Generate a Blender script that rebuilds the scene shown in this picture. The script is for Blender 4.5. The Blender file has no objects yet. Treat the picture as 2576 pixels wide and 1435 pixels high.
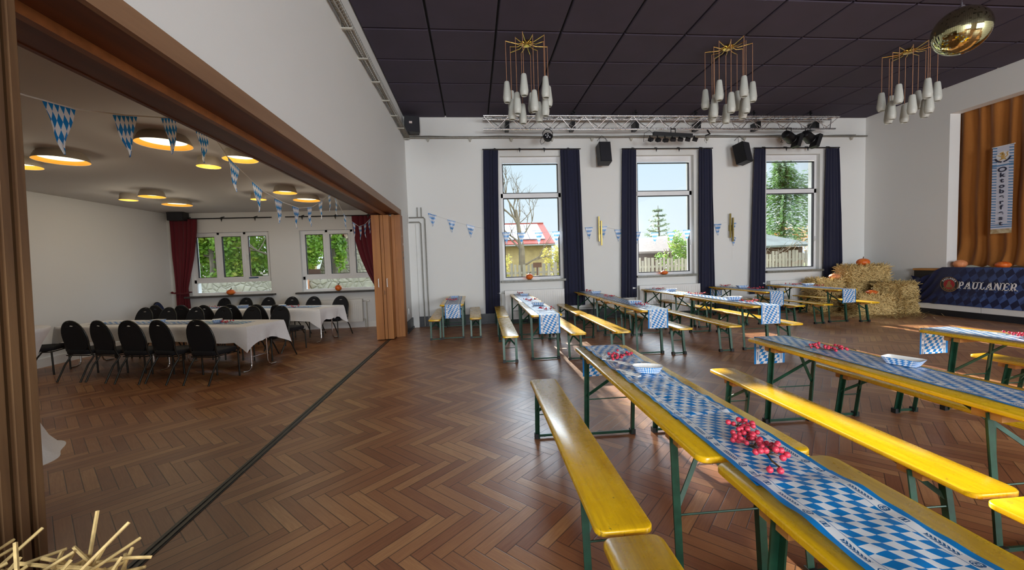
import bpy, math, random
from mathutils import Vector, Matrix, noise
PI = math.pi
R = math.radians
rnd = random.Random(7)
SC = bpy.context.scene
COL = SC.collection

# ------------------------------------------------------------------ mesh builder
class MB:
    def __init__(s):
        s.v = []; s.f = []; s.uv = []; s.mi = []; s.cur = 0
    def face(s, idx, uv=None):
        s.f.append(tuple(idx)); s.uv.append(uv); s.mi.append(s.cur)
    def add(s, verts, faces):
        o = len(s.v); s.v += [tuple(p) for p in verts]
        for f in faces: s.face([o + i for i in f])
        return o
    def box(s, c, d, rot=None):
        x, y, z = d[0] / 2, d[1] / 2, d[2] / 2
        P = [Vector(p) for p in ((-x,-y,-z),(x,-y,-z),(x,y,-z),(-x,y,-z),(-x,-y,z),(x,-y,z),(x,y,z),(-x,y,z))]
        if rot is not None: P = [rot @ p for p in P]
        c = Vector(c)
        s.add([c + p for p in P], [(0,3,2,1),(4,5,6,7),(0,1,5,4),(1,2,6,5),(2,3,7,6),(3,0,4,7)])
        return s
    def span(s, a, b):
        return s.box([(a[i] + b[i]) / 2 for i in range(3)], [abs(b[i] - a[i]) for i in range(3)])
    def bar(s, p, q, w, h, up=(0, 0, 1)):
        p = Vector(p); q = Vector(q); d = q - p; L = d.length; d.normalize()
        u = Vector(up)
        if abs(d.dot(u)) > .95: u = Vector((0, 1, 0))
        r = d.cross(u).normalized(); u = r.cross(d)
        m = Matrix((r, d, u)).transposed()
        return s.box((p + q) / 2, (w, L, h), m)
    def tube(s, pts, r, n=8, closed=False, cap=True):
        pts = [Vector(p) for p in pts]; N = len(pts)
        rr = r if isinstance(r, (list, tuple)) else [r] * N
        o = len(s.v); prev = None
        for i, p in enumerate(pts):
            if closed: t = pts[(i + 1) % N] - pts[i - 1]
            else: t = pts[min(i + 1, N - 1)] - pts[max(i - 1, 0)]
            if t.length < 1e-9: t = Vector((0, 0, 1))
            t.normalize()
            if prev is None:
                a = Vector((0, 0, 1)) if abs(t.z) < .9 else Vector((1, 0, 0))
                x = t.cross(a).normalized()
            else:
                x = prev - t * prev.dot(t)
                if x.length < 1e-6: x = t.orthogonal()
                x.normalize()
            prev = x; y = t.cross(x)
            for k in range(n):
                a = 2 * PI * k / n
                s.v.append(tuple(p + (x * math.cos(a) + y * math.sin(a)) * rr[i]))
        M = N if closed else N - 1
        for i in range(M):
            for k in range(n):
                a = o + i * n + k; b = o + i * n + (k + 1) % n
                c = o + ((i + 1) % N) * n + (k + 1) % n; d = o + ((i + 1) % N) * n + k
                s.face((a, b, c, d))
        if cap and not closed:
            s.face([o + k for k in range(n)][::-1]); s.face([o + (N - 1) * n + k for k in range(n)])
        return s
    def lathe(s, prof, n=24, c=(0, 0, 0), fr=None, axis=None, caps=True):
        o = len(s.v); c = Vector(c)
        for j, (r, z) in enumerate(prof):
            for k in range(n):
                a = 2 * PI * k / n
                q = r * (fr(a, j) if fr else 1)
                p = Vector((q * math.cos(a), q * math.sin(a), z))
                if axis is not None: p = axis @ p
                s.v.append(tuple(c + p))
        for j in range(len(prof) - 1):
            for k in range(n):
                k2 = (k + 1) % n
                s.face((o + j * n + k, o + j * n + k2, o + (j + 1) * n + k2, o + (j + 1) * n + k))
        if not caps: return s
        if prof[0][0] > 1e-5: s.face([o + k for k in range(n)][::-1])
        if prof[-1][0] > 1e-5: s.face([o + (len(prof) - 1) * n + k for k in range(n)])
        return s
    def grid(s, fn, nu, nv, uv=None, wrap=False):
        o = len(s.v)
        for j in range(nv + 1):
            for i in range(nu + 1):
                s.v.append(tuple(fn(i / nu, j / nv)))
        for j in range(nv):
            for i in range(nu):
                a = o + j * (nu + 1) + i
                q = (a, a + 1, a + nu + 2, a + nu + 1)
                u = None
                if uv: u = [uv(i / nu, j / nv), uv((i + 1) / nu, j / nv), uv((i + 1) / nu, (j + 1) / nv), uv(i / nu, (j + 1) / nv)]
                s.face(q, u)
        return s
    def sheet(s, fn, nu, nv, thick):
        """closed cloth: front grid, back grid offset along -n given by thick(vec) and edges"""
        P = [[Vector(fn(i / nu, j / nv)) for i in range(nu + 1)] for j in range(nv + 1)]
        o = len(s.v); t = Vector(thick)
        for row in P:
            for p in row: s.v.append(tuple(p))
        o2 = len(s.v)
        for row in P:
            for p in row: s.v.append(tuple(p + t))
        W = nu + 1
        for j in range(nv):
            for i in range(nu):
                a = j * W + i
                s.face((o + a, o + a + 1, o + a + W + 1, o + a + W))
                s.face((o2 + a, o2 + a + W, o2 + a + W + 1, o2 + a + 1))
        def edge(a, b): s.face((o + a, o2 + a, o2 + b, o + b))
        for i in range(nu): edge(i, i + 1); edge(nv * W + i + 1, nv * W + i)
        for j in range(nv): edge((j + 1) * W, j * W); edge(j * W + nu, (j + 1) * W + nu)
        return s
    def prism(s, poly, a, b, f):
        """extrude 2d polygon; f(u,v,t)->xyz"""
        n = len(poly); o = len(s.v)
        for t in (a, b):
            for (u, v) in poly: s.v.append(tuple(f(u, v, t)))
        s.face([o + i for i in range(n)][::-1]); s.face([o + n + i for i in range(n)])
        for i in range(n):
            k = (i + 1) % n
            s.face((o + i, o + k, o + n + k, o + n + i))
        return s
    def rings(s, rings, caps=True):
        n = len(rings[0]); o = len(s.v)
        for r in rings: s.v += [tuple(p) for p in r]
        for j in range(len(rings) - 1):
            for i in range(n):
                k = (i + 1) % n
                s.face((o + j * n + i, o + j * n + k, o + (j + 1) * n + k, o + (j + 1) * n + i))
        if caps:
            s.face([o + i for i in range(n)][::-1]); s.face([o + (len(rings) - 1) * n + i for i in range(n)])
        return s
    def blob(s, c, r, n=10, m=7, fr=None):
        rings = []
        c = Vector(c)
        if not isinstance(r, (tuple, list)): r = (r, r, r)
        for j in range(m + 1):
            th = PI * j / m
            sn = max(math.sin(th), 1e-3)
            ring = []
            for i in range(n):
                a = 2 * PI * i / n
                k = fr(a, th) if fr else 1
                ring.append(c + Vector((r[0] * sn * math.cos(a) * k, r[1] * sn * math.sin(a) * k, -r[2] * math.cos(th))))
            rings.append(ring)
        return s.rings(rings)
    def quad(s, c, u, v):
        c, u, v = Vector(c), Vector(u), Vector(v)
        s.add([c - u - v, c + u - v, c + u + v, c - u + v], [(0, 1, 2, 3)])
    def build(s, name, mat, parent=None, smooth=None, loc=None, rz=0):
        me = bpy.data.meshes.new(name)
        me.from_pydata(s.v, [], s.f)
        mats = mat if isinstance(mat, (list, tuple)) else [mat]
        for m in mats: me.materials.append(m)
        if len(mats) > 1: me.polygons.foreach_set('material_index', s.mi)
        if any(u is not None for u in s.uv):
            L = me.uv_layers.new(name='UVMap'); d = []
            for f, u in zip(s.f, s.uv):
                if u is None: d += [0.0, 0.0] * len(f)
                else:
                    for q in u: d += [q[0], q[1]]
            L.data.foreach_set('uv', d)
        me.update()
        if smooth is not None:
            me.shade_smooth(); me.set_sharp_from_angle(angle=R(smooth))
        ob = bpy.data.objects.new(name, me); COL.objects.link(ob)
        if parent is not None: ob.parent = parent
        if loc is not None: ob.location = loc
        if rz: ob.rotation_euler = (0, 0, rz)
        return ob

def tag(o, label=None, cat=None, group=None, kind=None):
    if label: o['label'] = label
    if cat: o['category'] = cat
    if group: o['group'] = group
    if kind: o['kind'] = kind
    return o
def thing(name, label, cat, loc=(0, 0, 0), rz=0, group=None, kind=None):
    o = bpy.data.objects.new(name, None); COL.objects.link(o)
    o.empty_display_size = .1
    o.location = loc; o.rotation_euler = (0, 0, rz)
    return tag(o, label, cat, group, kind)
KIDS = {}
def copy_tree(o, parent=None):
    c = o.copy(); COL.objects.link(c)
    if parent is not None: c.parent = parent
    for ch in o.children: copy_tree(ch, c)
    return c
def struct(o):
    o['kind'] = 'structure'; return o

# ------------------------------------------------------------------ materials
def lin(h):
    h = h.lstrip('#'); c = [int(h[i:i + 2], 16) / 255 for i in (0, 2, 4)]
    return tuple(x / 12.92 if x <= .04045 else ((x + .055) / 1.055) ** 2.4 for x in c)
class G:
    def __init__(s, name):
        s.m = bpy.data.materials.new(name); s.m.use_nodes = True
        s.t = s.m.node_tree; s.t.nodes.clear()
        s.out = s.t.nodes.new('ShaderNodeOutputMaterial')
    def link(s, a, b): s.t.links.new(a, b)
    def put(s, sock, v):
        if isinstance(v, bpy.types.NodeSocket): s.link(v, sock)
        else:
            if hasattr(sock, 'default_value'):
                d = sock.default_value
                if hasattr(d, '__len__'):
                    if len(d) == 4 and len(v) == 3: v = (*v, 1)
                sock.default_value = v
    def n(s, typ, attrs=None, **inp):
        nd = s.t.nodes.new('ShaderNode' + typ)
        for k, v in (attrs or {}).items(): setattr(nd, k, v)
        for k, v in inp.items():
            k = k.replace('_', ' ')
            s.put(nd.inputs[k], v)
        return nd
    def math(s, op, a, b=0.0, c=0.0):
        nd = s.t.nodes.new('ShaderNodeMath'); nd.operation = op
        for i, v in enumerate((a, b, c)): s.put(nd.inputs[i], v)
        return nd.outputs[0]
    def add(s, a, b): return s.math('ADD', a, b)
    def sub(s, a, b): return s.math('SUBTRACT', a, b)
    def mul(s, a, b): return s.math('MULTIPLY', a, b)
    def floor(s, a): return s.math('FLOOR', a)
    def mod(s, a, b): return s.math('FLOORED_MODULO', a, b)
    def lt(s, a, b): return s.math('LESS_THAN', a, b)
    def gt(s, a, b): return s.math('GREATER_THAN', a, b)
    def mn(s, a, b): return s.math('MINIMUM', a, b)
    def mx(s, a, b): return s.math('MAXIMUM', a, b)
    def ab(s, a): return s.math('ABSOLUTE', a)
    def fmix(s, f, a, b): # a when f=0, b when f=1
        return s.add(a, s.mul(f, s.sub(b, a)))
    def cmix(s, f, a, b, blend='MIX'):
        nd = s.t.nodes.new('ShaderNodeMix'); nd.data_type = 'RGBA'; nd.blend_type = blend
        s.put(nd.inputs[0], f); s.put(nd.inputs[6], a); s.put(nd.inputs[7], b)
        return nd.outputs[2]
    def xyz(s, sock):
        nd = s.t.nodes.new('ShaderNodeSeparateXYZ'); s.link(sock, nd.inputs[0]); return nd.outputs
    def vec(s, x, y, z=0.0):
        nd = s.t.nodes.new('ShaderNodeCombineXYZ')
        for i, v in enumerate((x, y, z)): s.put(nd.inputs[i], v)
        return nd.outputs[0]
    def co(s, kind='Object'):
        return s.t.nodes.new('ShaderNodeTexCoord').outputs[kind]
    def noise(s, vec, scale=5, detail=3, rough=.5):
        nd = s.n('TexNoise', None, Vector=vec, Scale=scale, Detail=detail, Roughness=rough)
        return nd.outputs[0]
    def ramp(s, f, stops):
        nd = s.t.nodes.new('ShaderNodeValToRGB'); s.put(nd.inputs[0], f)
        e = nd.color_ramp.elements
        while len(e) < len(stops): e.new(.5)
        for el, (p, c) in zip(e, stops): el.position = p; el.color = (*c, 1)
        return nd.outputs[0]
    def bump(s, h, strength=.2, dist=.01):
        return s.n('Bump', None, Height=h, Strength=strength, Distance=dist).outputs[0]
    def bsdf(s, color, rough=.5, metal=0.0, normal=None, **kw):
        nd = s.t.nodes.new('ShaderNodeBsdfPrincipled')
        s.put(nd.inputs['Base Color'], color); s.put(nd.inputs['Roughness'], rough); s.put(nd.inputs['Metallic'], metal)
        if normal is not None: s.link(normal, nd.inputs['Normal'])
        for k, v in kw.items(): s.put(nd.inputs[k.replace('_', ' ')], v)
        return nd.outputs[0]
    def done(s, shader):
        s.link(shader, s.out.inputs[0]); return s.m

def M(name, hexc, rough=.5, metal=0.0, var=.12, scale=12, bump=0.0, rv=.08, **kw):
    g = G(name); c = lin(hexc) if isinstance(hexc, str) else hexc
    nz = g.noise(g.co(), scale, 4)
    lo = tuple(x * (1 - var) for x in c); hi = tuple(min(1, x * (1 + var)) for x in c)
    col = g.ramp(nz, [(.3, lo), (.7, hi)])
    nr = g.bump(nz, bump, .01) if bump else None
    ro = g.add(g.mul(g.sub(nz, .5), rv * 2), rough)
    return g.done(g.bsdf(col, ro, metal, nr, **kw))
def emissive(name, hexc, strength):
    g = G(name); nz = g.noise(g.co(), 6, 2)
    col = g.cmix(nz, lin(hexc), tuple(min(1, x * 1.05) for x in lin(hexc)))
    return g.done(g.n('Emission', None, Color=col, Strength=strength).outputs[0])
def translucent(name, colfn, amount=.35, rough=.4):
    g = G(name); col = colfn(g)
    a = g.bsdf(col, rough)
    b = g.n('BsdfTranslucent', None, Color=col).outputs[0]
    mx = g.n('MixShader', None, Fac=amount); g.link(a, mx.inputs[1]); g.link(b, mx.inputs[2])
    return g.done(mx.outputs[0])

MAT = {}
def mk():
    # plaster
    for nm, c in (('plaster', (.77, .775, .76)), ('plaster_side', (.74, .74, .735)), ('ceiling_white', (.60, .575, .56))):
        g = G(nm); p = g.co()
        n1 = g.noise(p, 1.2, 4); n2 = g.noise(p, 60, 3)
        col = g.cmix(g.mul(n1, .35), c, tuple(x * .93 for x in c))
        MAT[nm] = g.done(g.bsdf(col, .85, 0, g.bump(n2, .12, .004)))
    MAT['white_paint'] = M('white_paint', (.78, .78, .77), .45, 0, .03, 3)
    MAT['pvc'] = M('pvc', (.80, .81, .83), .35, 0, .03, 3)
    MAT['seal'] = M('seal', '20222c', .6)
    MAT['grey_sill'] = M('grey_sill', '77776f', .35, 0, .25, 20)
    MAT['dark_sill'] = M('dark_sill', '454342', .4, 0, .2, 20)
    MAT['skirting'] = M('skirting', '1d2027', .4, 0, .15, 5)
    # dark ceiling
    MAT['tile'] = M('tile', '413a4a', .9, 0, .10, 2.5, .1)
    MAT['gap'] = M('gap', '0d0b0e', .9)
    # parquet
    g = G('parquet'); x, y, z = g.xyz(g.co())[:3]
    w, n = .083, 6
    u = g.mul(g.sub(x, y), .70711 / w); v = g.mul(g.add(x, y), .70711 / w)
    i = g.floor(u); j = g.floor(v)
    k = g.mod(g.sub(i, j), 2 * n)
    hor = g.lt(k, n - .5)
    hs = g.sub(i, k); vs = g.sub(j, g.sub(2 * n - 1, k))
    a = g.fmix(hor, g.sub(v, vs), g.sub(u, hs)); b = g.fmix(hor, g.sub(u, i), g.sub(v, j))
    id1 = g.fmix(hor, i, hs); id2 = g.fmix(hor, vs, j)
    wn = g.n('TexWhiteNoise', {'noise_dimensions': '3D'}, Vector=g.vec(id1, id2, hor)).outputs[0]
    eb = g.mn(b, g.sub(1.0, b)); ea = g.mn(a, g.sub(float(n), a)); ed = g.mn(eb, ea)
    line = g.n('MapRange', {'interpolation_type': 'SMOOTHSTEP'}, Value=ed, From_Min=.0, From_Max=.055, To_Min=0.0, To_Max=1.0).outputs[0]
    gr = g.noise(g.vec(g.mul(a, .35), g.mul(b, 4.5), g.mul(wn, 37.0)), 1.6, 5, .65)
    big = g.noise(g.co(), .5, 3)
    f = g.add(g.add(.10, g.mul(wn, .42)), g.add(g.mul(gr, .5), g.mul(g.sub(big, .5), .5)))
    f = g.sub(f, .05)
    col = g.ramp(f, [(.05, lin('69402a')), (.35, lin('8a593b')), (.65, lin('a3734c')), (.95, lin('c69a68'))])
    col = g.cmix(line, lin('3a241a'), col)
    scuff = g.noise(g.co(), 3.5, 6, .7)
    ro = g.add(.26, g.mul(scuff, .22))
    hgt = g.add(g.mul(line, .6), g.add(g.mul(gr, .25), g.mul(wn, .25)))
    MAT['parquet'] = g.done(g.bsdf(col, ro, 0, g.bump(hgt, .22, .004), Specular_IOR_Level=.5))
    # woods
    def wood(nm, c1, c2, sc=(1, 1, 1), rough=.4, k=9):
        g = G(nm); p = g.co(); xyz = g.xyz(p)
        q = g.vec(g.mul(xyz[0], sc[0]), g.mul(xyz[1], sc[1]), g.mul(xyz[2], sc[2]))
        n1 = g.noise(q, k, 6, .65); n2 = g.noise(p, .9, 2)
        col = g.ramp(g.add(g.mul(n1, .8), g.mul(g.sub(n2, .5), .5)), [(.2, lin(c1)), (.7, lin(c2))])
        return g.done(g.bsdf(col, g.add(rough, g.mul(n1, .15)), 0, g.bump(n1, .1, .003)))
    MAT['beam_wood'] = wood('beam_wood', '552f20', '84523a', (1, .06, 1), .38)
    MAT['beam_pale'] = wood('beam_pale', '7a5a42', '9c7a5c', (1, .06, 1), .45)
    MAT['door_wood'] = wood('door_wood', '8a5328', 'b57a3e', (1, 1, .05), .42, 12)
    MAT['post_wood'] = wood('post_wood', '4c3420', '80603e', (1, 1, .04), .45, 16)
    MAT['block_wood'] = wood('block_wood', '9a6a34', 'bd8a4c', (1, .2, 1), .6, 20)
    MAT['fence_wood'] = wood('fence_wood', '6a6760', '9c978a', (1, 1, .1), .9, 8)
    # painted yellow beer furniture
    g = G('yellow_paint'); p = g.co(); xyz = g.xyz(p)
    rn = g.n('ObjectInfo').outputs['Random']
    q = g.vec(g.add(g.mul(xyz[0], 9.0), g.mul(rn, 50.0)), g.mul(xyz[1], .7), g.mul(xyz[2], 9.0))
    n1 = g.noise(q, 6, 6, .7); n2 = g.noise(g.vec(xyz[0], xyz[1], g.mul(rn, 20.0)), 7, 5, .75)
    col = g.ramp(n1, [(.25, lin('c8980f')), (.55, lin('e2b30f')), (.8, lin('eec52c'))])
    worn = g.n('MapRange', None, Value=g.add(n2, g.mul(g.sub(n1, .5), .45)), From_Min=.66, From_Max=.74).outputs[0]
    col = g.cmix(worn, col, lin('6f5a25'))
    MAT['yellow_paint'] = g.done(g.bsdf(col, g.add(.20, g.mul(n2, .16)), 0, g.bump(n1, .06, .002), Coat_Weight=.35, Coat_Roughness=.18))
    MAT['green_steel'] = M('green_steel', '17402f', .38, .15, .3, 18)
    MAT['dark_cap'] = M('dark_cap', '14181a', .5)
    # metals, fabrics
    MAT['chrome'] = M('chrome', (.75, .76, .78), .14, 1.0, .05)
    MAT['alu'] = M('alu', (.72, .72, .74), .28, 1.0, .08, 25)
    MAT['steel_grey'] = M('steel_grey', '8d8b84', .5, .5)
    MAT['pipe_paint'] = M('pipe_paint', 'b4b1a6', .45)
    MAT['brass'] = M('brass', (.83, .58, .18), .16, 1.0, .08)
    MAT['gold_matte'] = M('gold_matte', '9b8a4c', .35, .6)
    MAT['copper_cord'] = M('copper_cord', 'a97a5c', .5, .2)
    MAT['black_plastic'] = M('black_plastic', '141418', .5, 0, .2)
    MAT['black_metal'] = M('black_metal', '17171a', .35, .2)
    MAT['grille'] = M('grille', '1c1c24', .7, 0, .2, 60, .3)
    MAT['chair_black'] = M('chair_black', '0e0f16', .85, 0, .3, 90, .15)
    MAT['chair_blue'] = M('chair_blue', '1f2b52', .85, 0, .25, 90, .15)
    MAT['chair_frame'] = M('chair_frame', '3a3936', .35, .7)
    def cloth(nm, c, rough=.9, sc=40, sheen=.3):
        g = G(nm); p = g.co(); nz = g.noise(p, sc, 4); n2 = g.noise(p, 1.5, 3)
        c = lin(c) if isinstance(c, str) else c
        col = g.cmix(g.add(g.mul(nz, .5), g.mul(n2, .4)), tuple(x * .8 for x in c), tuple(min(1, x * 1.15) for x in c))
        return g.done(g.bsdf(col, rough, 0, g.bump(nz, .15, .002), Sheen_Weight=sheen))
    MAT['navy_velvet'] = cloth('navy_velvet', '171a34', .9, 40, .12)
    MAT['red_velvet'] = cloth('red_velvet', '5e0d1c', .9, 40, .1)
    MAT['ochre_velvet'] = cloth('ochre_velvet', '9a5f22', .9, 30, .15)
    MAT['white_cloth'] = cloth('white_cloth', (.80, .79, .80), .8, 60, .1)
    MAT['straw'] = M('straw', 'd2b67a', .65, 0, .3, 30)
    MAT['straw_core'] = M('straw_core', '8a7242', .9, 0, .4, 25, .6)
    g = G('pumpkin'); p = g.co(); nz = g.noise(p, 9, 3)
    MAT['pumpkin'] = g.done(g.bsdf(g.ramp(nz, [(.3, lin('d0531a')), (.7, lin('f0832f'))]), .4))
    MAT['pumpkin_pale'] = M('pumpkin_pale', 'e0905f', .5, 0, .15, 10)
    MAT['stem'] = M('stem', '4a3a22', .8)
    g = G('berry'); nz = g.noise(g.co(), 40, 2)
    MAT['berry'] = g.done(g.bsdf(g.ramp(nz, [(.3, lin('b01f38')), (.7, lin('e0455a'))]), .35))
    # glass
    g = G('window_glass'); fr = g.n('Fresnel', None, IOR=1.45).outputs[0]
    nz = g.noise(g.co(), 2, 2)
    tr = g.n('BsdfTransparent', None, Color=(.97, .985, 1.0)).outputs[0]
    gl = g.n('BsdfGlossy', None, Color=(1, 1, 1), Roughness=g.mul(nz, .02)).outputs[0]
    mx = g.n('MixShader', None, Fac=g.mul(fr, .8)); g.link(tr, mx.inputs[1]); g.link(gl, mx.inputs[2])
    MAT['glass'] = g.done(mx.outputs[0])
    MAT['shade_glass'] = translucent('shade_glass', lambda g: g.ramp(g.mod(g.mul(g.xyz(g.co())[2], 60.0), 1.0), [(.0, (.62, .63, .58)), (.5, (.74, .75, .70)), (1, (.62, .63, .58))]), .3, .35)
    MAT['lamp_disc'] = emissive('lamp_disc', 'fff0c8', 2.2)
    MAT['lamp_inner'] = M('lamp_inner', 'd69a35', .5, 0, .05)
    MAT['lamp_outer'] = M('lamp_outer', 'b3aa9c', .6, 0, .05)
    # bavarian lozenges
    BL, WH = lin('1484d2'), (.84, .86, .90)
    def loz(g, u, v, pu, pv, tilt=0.0):
        u = g.add(u, g.mul(v, tilt))
        a = g.floor(g.add(g.math('DIVIDE', u, pu), g.math('DIVIDE', v, pv)))
        b = g.floor(g.sub(g.math('DIVIDE', u, pu), g.math('DIVIDE', v, pv)))
        return g.lt(g.mod(g.add(a, b), 2.0), .5)
    def flagcol(g):
        u, v = g.xyz(g.co('UV'))[:2]
        return g.cmix(loz(g, u, v, .036, .11, .10), WH, BL)
    MAT['pennant'] = translucent('pennant', flagcol, .35, .25)
    def runcol(g):
        u, v = g.xyz(g.co('UV'))[:2]
        au = g.ab(u); HW = .165
        pu, pv = .0355, .0315
        s = g.sub(g.math('DIVIDE', u, pu), g.mul(g.math('DIVIDE', v, pv), .5))
        ck = g.lt(g.mod(g.add(g.floor(s), g.floor(g.math('DIVIDE', v, pv))), 2.0), .5)
        col = g.cmix(ck, WH, BL)
        # white margin with motifs
        c0 = g.sub(au, .127)
        band = g.gt(au, .108)
        t = g.mod(v, .24)
        # wheat ear: slanted grains
        tt = g.mod(g.add(t, g.mul(g.ab(c0), 1.2)), .011)
        ear = g.mul(g.mul(g.lt(g.ab(c0), .0075), g.lt(tt, .0075)), g.mul(g.gt(t, .02), g.lt(t, .105)))
        # pretzel: two overlapping rings
        def ring(cy, cx, r, wd):
            d = g.math('SQRT', g.add(g.math('POWER', g.sub(t, cy), 2.0), g.math('POWER', g.sub(c0, cx), 2.0)))
            return g.lt(g.ab(g.sub(d, r)), wd)
        pz = g.mx(g.mx(ring(.145, -.0045, .0085, .0019), ring(.145, .0045, .0085, .0019)), ring(.1405, 0.0, .012, .0014))
        # mug
        dt = g.ab(g.sub(t, .203)); dc = g.ab(c0)
        mug = g.mx(g.mul(g.mul(g.lt(dt, .012), g.lt(dc, .009)), g.mx(g.gt(dt, .0085), g.gt(dc, .0058))), g.mul(g.lt(dt, .004), g.lt(dc, .009)))
        mot = g.mx(ear, g.mx(pz, mug))
        bcol = g.cmix(mot, WH, lin('1d5f96'))
        col = g.cmix(band, col, bcol)
        thin = g.lt(g.ab(g.sub(au, .108)), .0012)
        col = g.cmix(thin, col, lin('3f87bb'))
        return g.cmix(g.gt(au, .143), col, BL)
    MAT['runner'] = translucent('runner', runcol, .22, .32)
    def traycol(g):
        u, v = g.xyz(g.co('UV'))[:2]
        return g.cmix(loz(g, u, v, .011, .014), WH, BL)
    g = G('tray_paper'); MAT['tray_paper'] = g.done(g.bsdf(traycol(g), .5))
    MAT['paper_white'] = M('paper_white', (.8, .79, .76), .6, 0, .04)
    # outdoor
    MAT['lawn'] = M('lawn', '66713c', .95, 0, .4, 3)
    MAT['leaf_green'] = translucent('leaf_green', lambda g: g.ramp(g.noise(g.co(), 1.6, 4), [(.3, lin('4f7a22')), (.55, lin('7da234')), (.75, lin('b5b040'))]), .45)
    MAT['leaf_yellow'] = translucent('leaf_yellow', lambda g: g.ramp(g.noise(g.co(), 1.6, 4), [(.3, lin('858c38')), (.7, lin('c2b566'))]), .45)
    MAT['leaf_orange'] = translucent('leaf_orange', lambda g: g.ramp(g.noise(g.co(), 1.2, 4), [(.3, lin('c98a3a')), (.7, lin('f0c98a'))]), .45)
    MAT['needle'] = translucent('needle', lambda g: g.ramp(g.noise(g.co(), 1.2, 4), [(.3, lin('36582c')), (.6, lin('668a44')), (.8, lin('94ad62'))]), .35)
    MAT['needle_blue'] = translucent('needle_blue', lambda g: g.ramp(g.noise(g.co(), 1.2, 4), [(.3, lin('566e52')), (.7, lin('93a37a'))]), .35)
    MAT['bark'] = M('bark', '6a6152', .9, 0, .3, 6, .4)
    MAT['roof_red'] = M('roof_red', '9c3f2c', .7, 0, .2, 9)
    MAT['roof_brown'] = M('roof_brown', '6f625a', .8, 0, .25, 6)
    MAT['roof_grey'] = M('roof_grey', '5c635e', .7, 0, .35, 1.2)
    g = G('solar_cells'); xo = g.xyz(g.co('UV'))
    lx = g.lt(g.mod(g.mul(xo[0], 6.0), 1.0), .16); ly = g.lt(g.mod(g.mul(xo[1], 10.0), 1.0), .08)
    MAT['solar'] = g.done(g.bsdf(g.cmix(g.mx(lx, ly), lin('2c3450'), lin('8a94a8')), .3))
    MAT['render_yellow'] = M('render_yellow', 'b39c6c', .9, 0, .15, 3)
    g = G('rubble'); p = g.co(); vo = g.n('TexVoronoi', {'feature': 'DISTANCE_TO_EDGE'}, Vector=p, Scale=4.5).outputs[0]
    nz = g.noise(p, 3, 5); st = g.math('MULTIPLY', vo, 6.0)
    col = g.cmix(g.mn(st, 1.0), lin('999284'), g.ramp(nz, [(.3, lin('968f80')), (.7, lin('b5ae9d'))]))
    MAT['rubble'] = g.done(g.bsdf(col, .95, 0, g.bump(g.add(g.mn(st, 1.0), nz), .6, .05)))
    MAT['dark_timber'] = M('dark_timber', '4c3428', .9)
    MAT['brick_orange'] = M('brick_orange', 'c98a68', .9, 0, .15, 8)
    # banner
    g = G('banner_blue'); u, v = g.xyz(g.co('UV'))[:2]
    rot = g.add(g.mul(u, 1.0), g.mul(v, .55))
    ck = loz(g, u, v, .16, .22, -.35)
    fade = g.n('MapRange', None, Value=g.add(u, g.mul(v, -.6)), From_Min=.25, From_Max=1.6).outputs[0]
    cell = g.n('TexWhiteNoise', {'noise_dimensions': '2D'}, Vector=g.vec(g.floor(g.add(g.mul(u, 6.2), g.mul(v, 4.0))), g.floor(g.sub(g.mul(u, 6.2), g.mul(v, 4.0))))).outputs[0]
    nz = g.noise(g.co('UV'), 4, 4)
    col = g.cmix(g.mul(g.mul(ck, fade), g.add(.25, g.mul(cell, .6))), lin('141d42'), lin('4a68a8'))
    MAT['banner_blue'] = g.done(g.bsdf(col, g.add(.42, g.mul(nz, .1)), 0, None))
    MAT['banner_white'] = M('banner_white', (.74, .75, .78), .5, 0, .04)
    MAT['emblem_dark'] = M('emblem_dark', '22252c', .5)
    MAT['emblem_red'] = M('emblem_red', '9c1f30', .5)
    MAT['emblem_tan'] = M('emblem_tan', '8a6a45', .5)
    g = G('banner_bavaria'); u, v = g.xyz(g.co('UV'))[:2]
    ck = g.lt(g.mod(g.add(v, g.mul(u, .15)), .062), .028)
    side = g.gt(g.ab(u), .10)
    top = g.mul(g.lt(g.ab(g.sub(v, 1.50)), .016), 1.0)
    bot = g.mx(g.lt(g.ab(g.sub(v, .19)), .012), g.lt(g.ab(g.sub(v, .145)), .012))
    f = g.mx(g.mul(side, g.mul(ck, g.gt(v, .22))), g.mx(top, bot))
    nz = g.noise(g.co('UV'), 9, 3)
    col = g.cmix(f, (.62, .65, .78), lin('5a86b4'))
    col = g.cmix(g.lt(v, .10), col, g.ramp(nz, [(.4, lin('c9bfa0')), (.6, lin('a8916a'))]))
    MAT['banner_bavaria'] = g.done(g.bsdf(col, .45))
    MAT['ink_navy'] = M('ink_navy', '23253f', .5)
    MAT['ink_gold'] = M('ink_gold', 'c9a25a', .5)
    # mirror ball
    g = G('mirror_tiles'); xo = g.xyz(g.co('UV'))
    line = g.mx(g.lt(g.mod(g.mul(xo[0], 100.0), 1.0), .08), g.lt(g.mod(g.mul(xo[1], 50.0), 1.0), .08))
    MAT['mirror'] = g.done(g.bsdf(g.cmix(line, (.62, .60, .33), (.08, .08, .05)), .06, 1.0))
    MAT['sticker_white'] = M('sticker_white', 'd8c9c4', .5)
    MAT['sticker_green'] = M('sticker_green', '3f5f3a', .5)
    MAT['sticker_dark'] = M('sticker_dark', '2a1f26', .5)
    MAT['lens'] = M('lens', (.85, .86, .9), .15, .3)
    MAT['blue_strip'] = M('blue_strip', '2c4a74', .5)
    MAT['terra'] = M('terra', '5a3a2c', .8)
mk()
SKY_LOW, SKY_HIGH, SKY_GLOW, SUN_E, EXPOSURE, REAR_E = .86, 1.9, 12.0, 15.0, .30, 375.0
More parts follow.
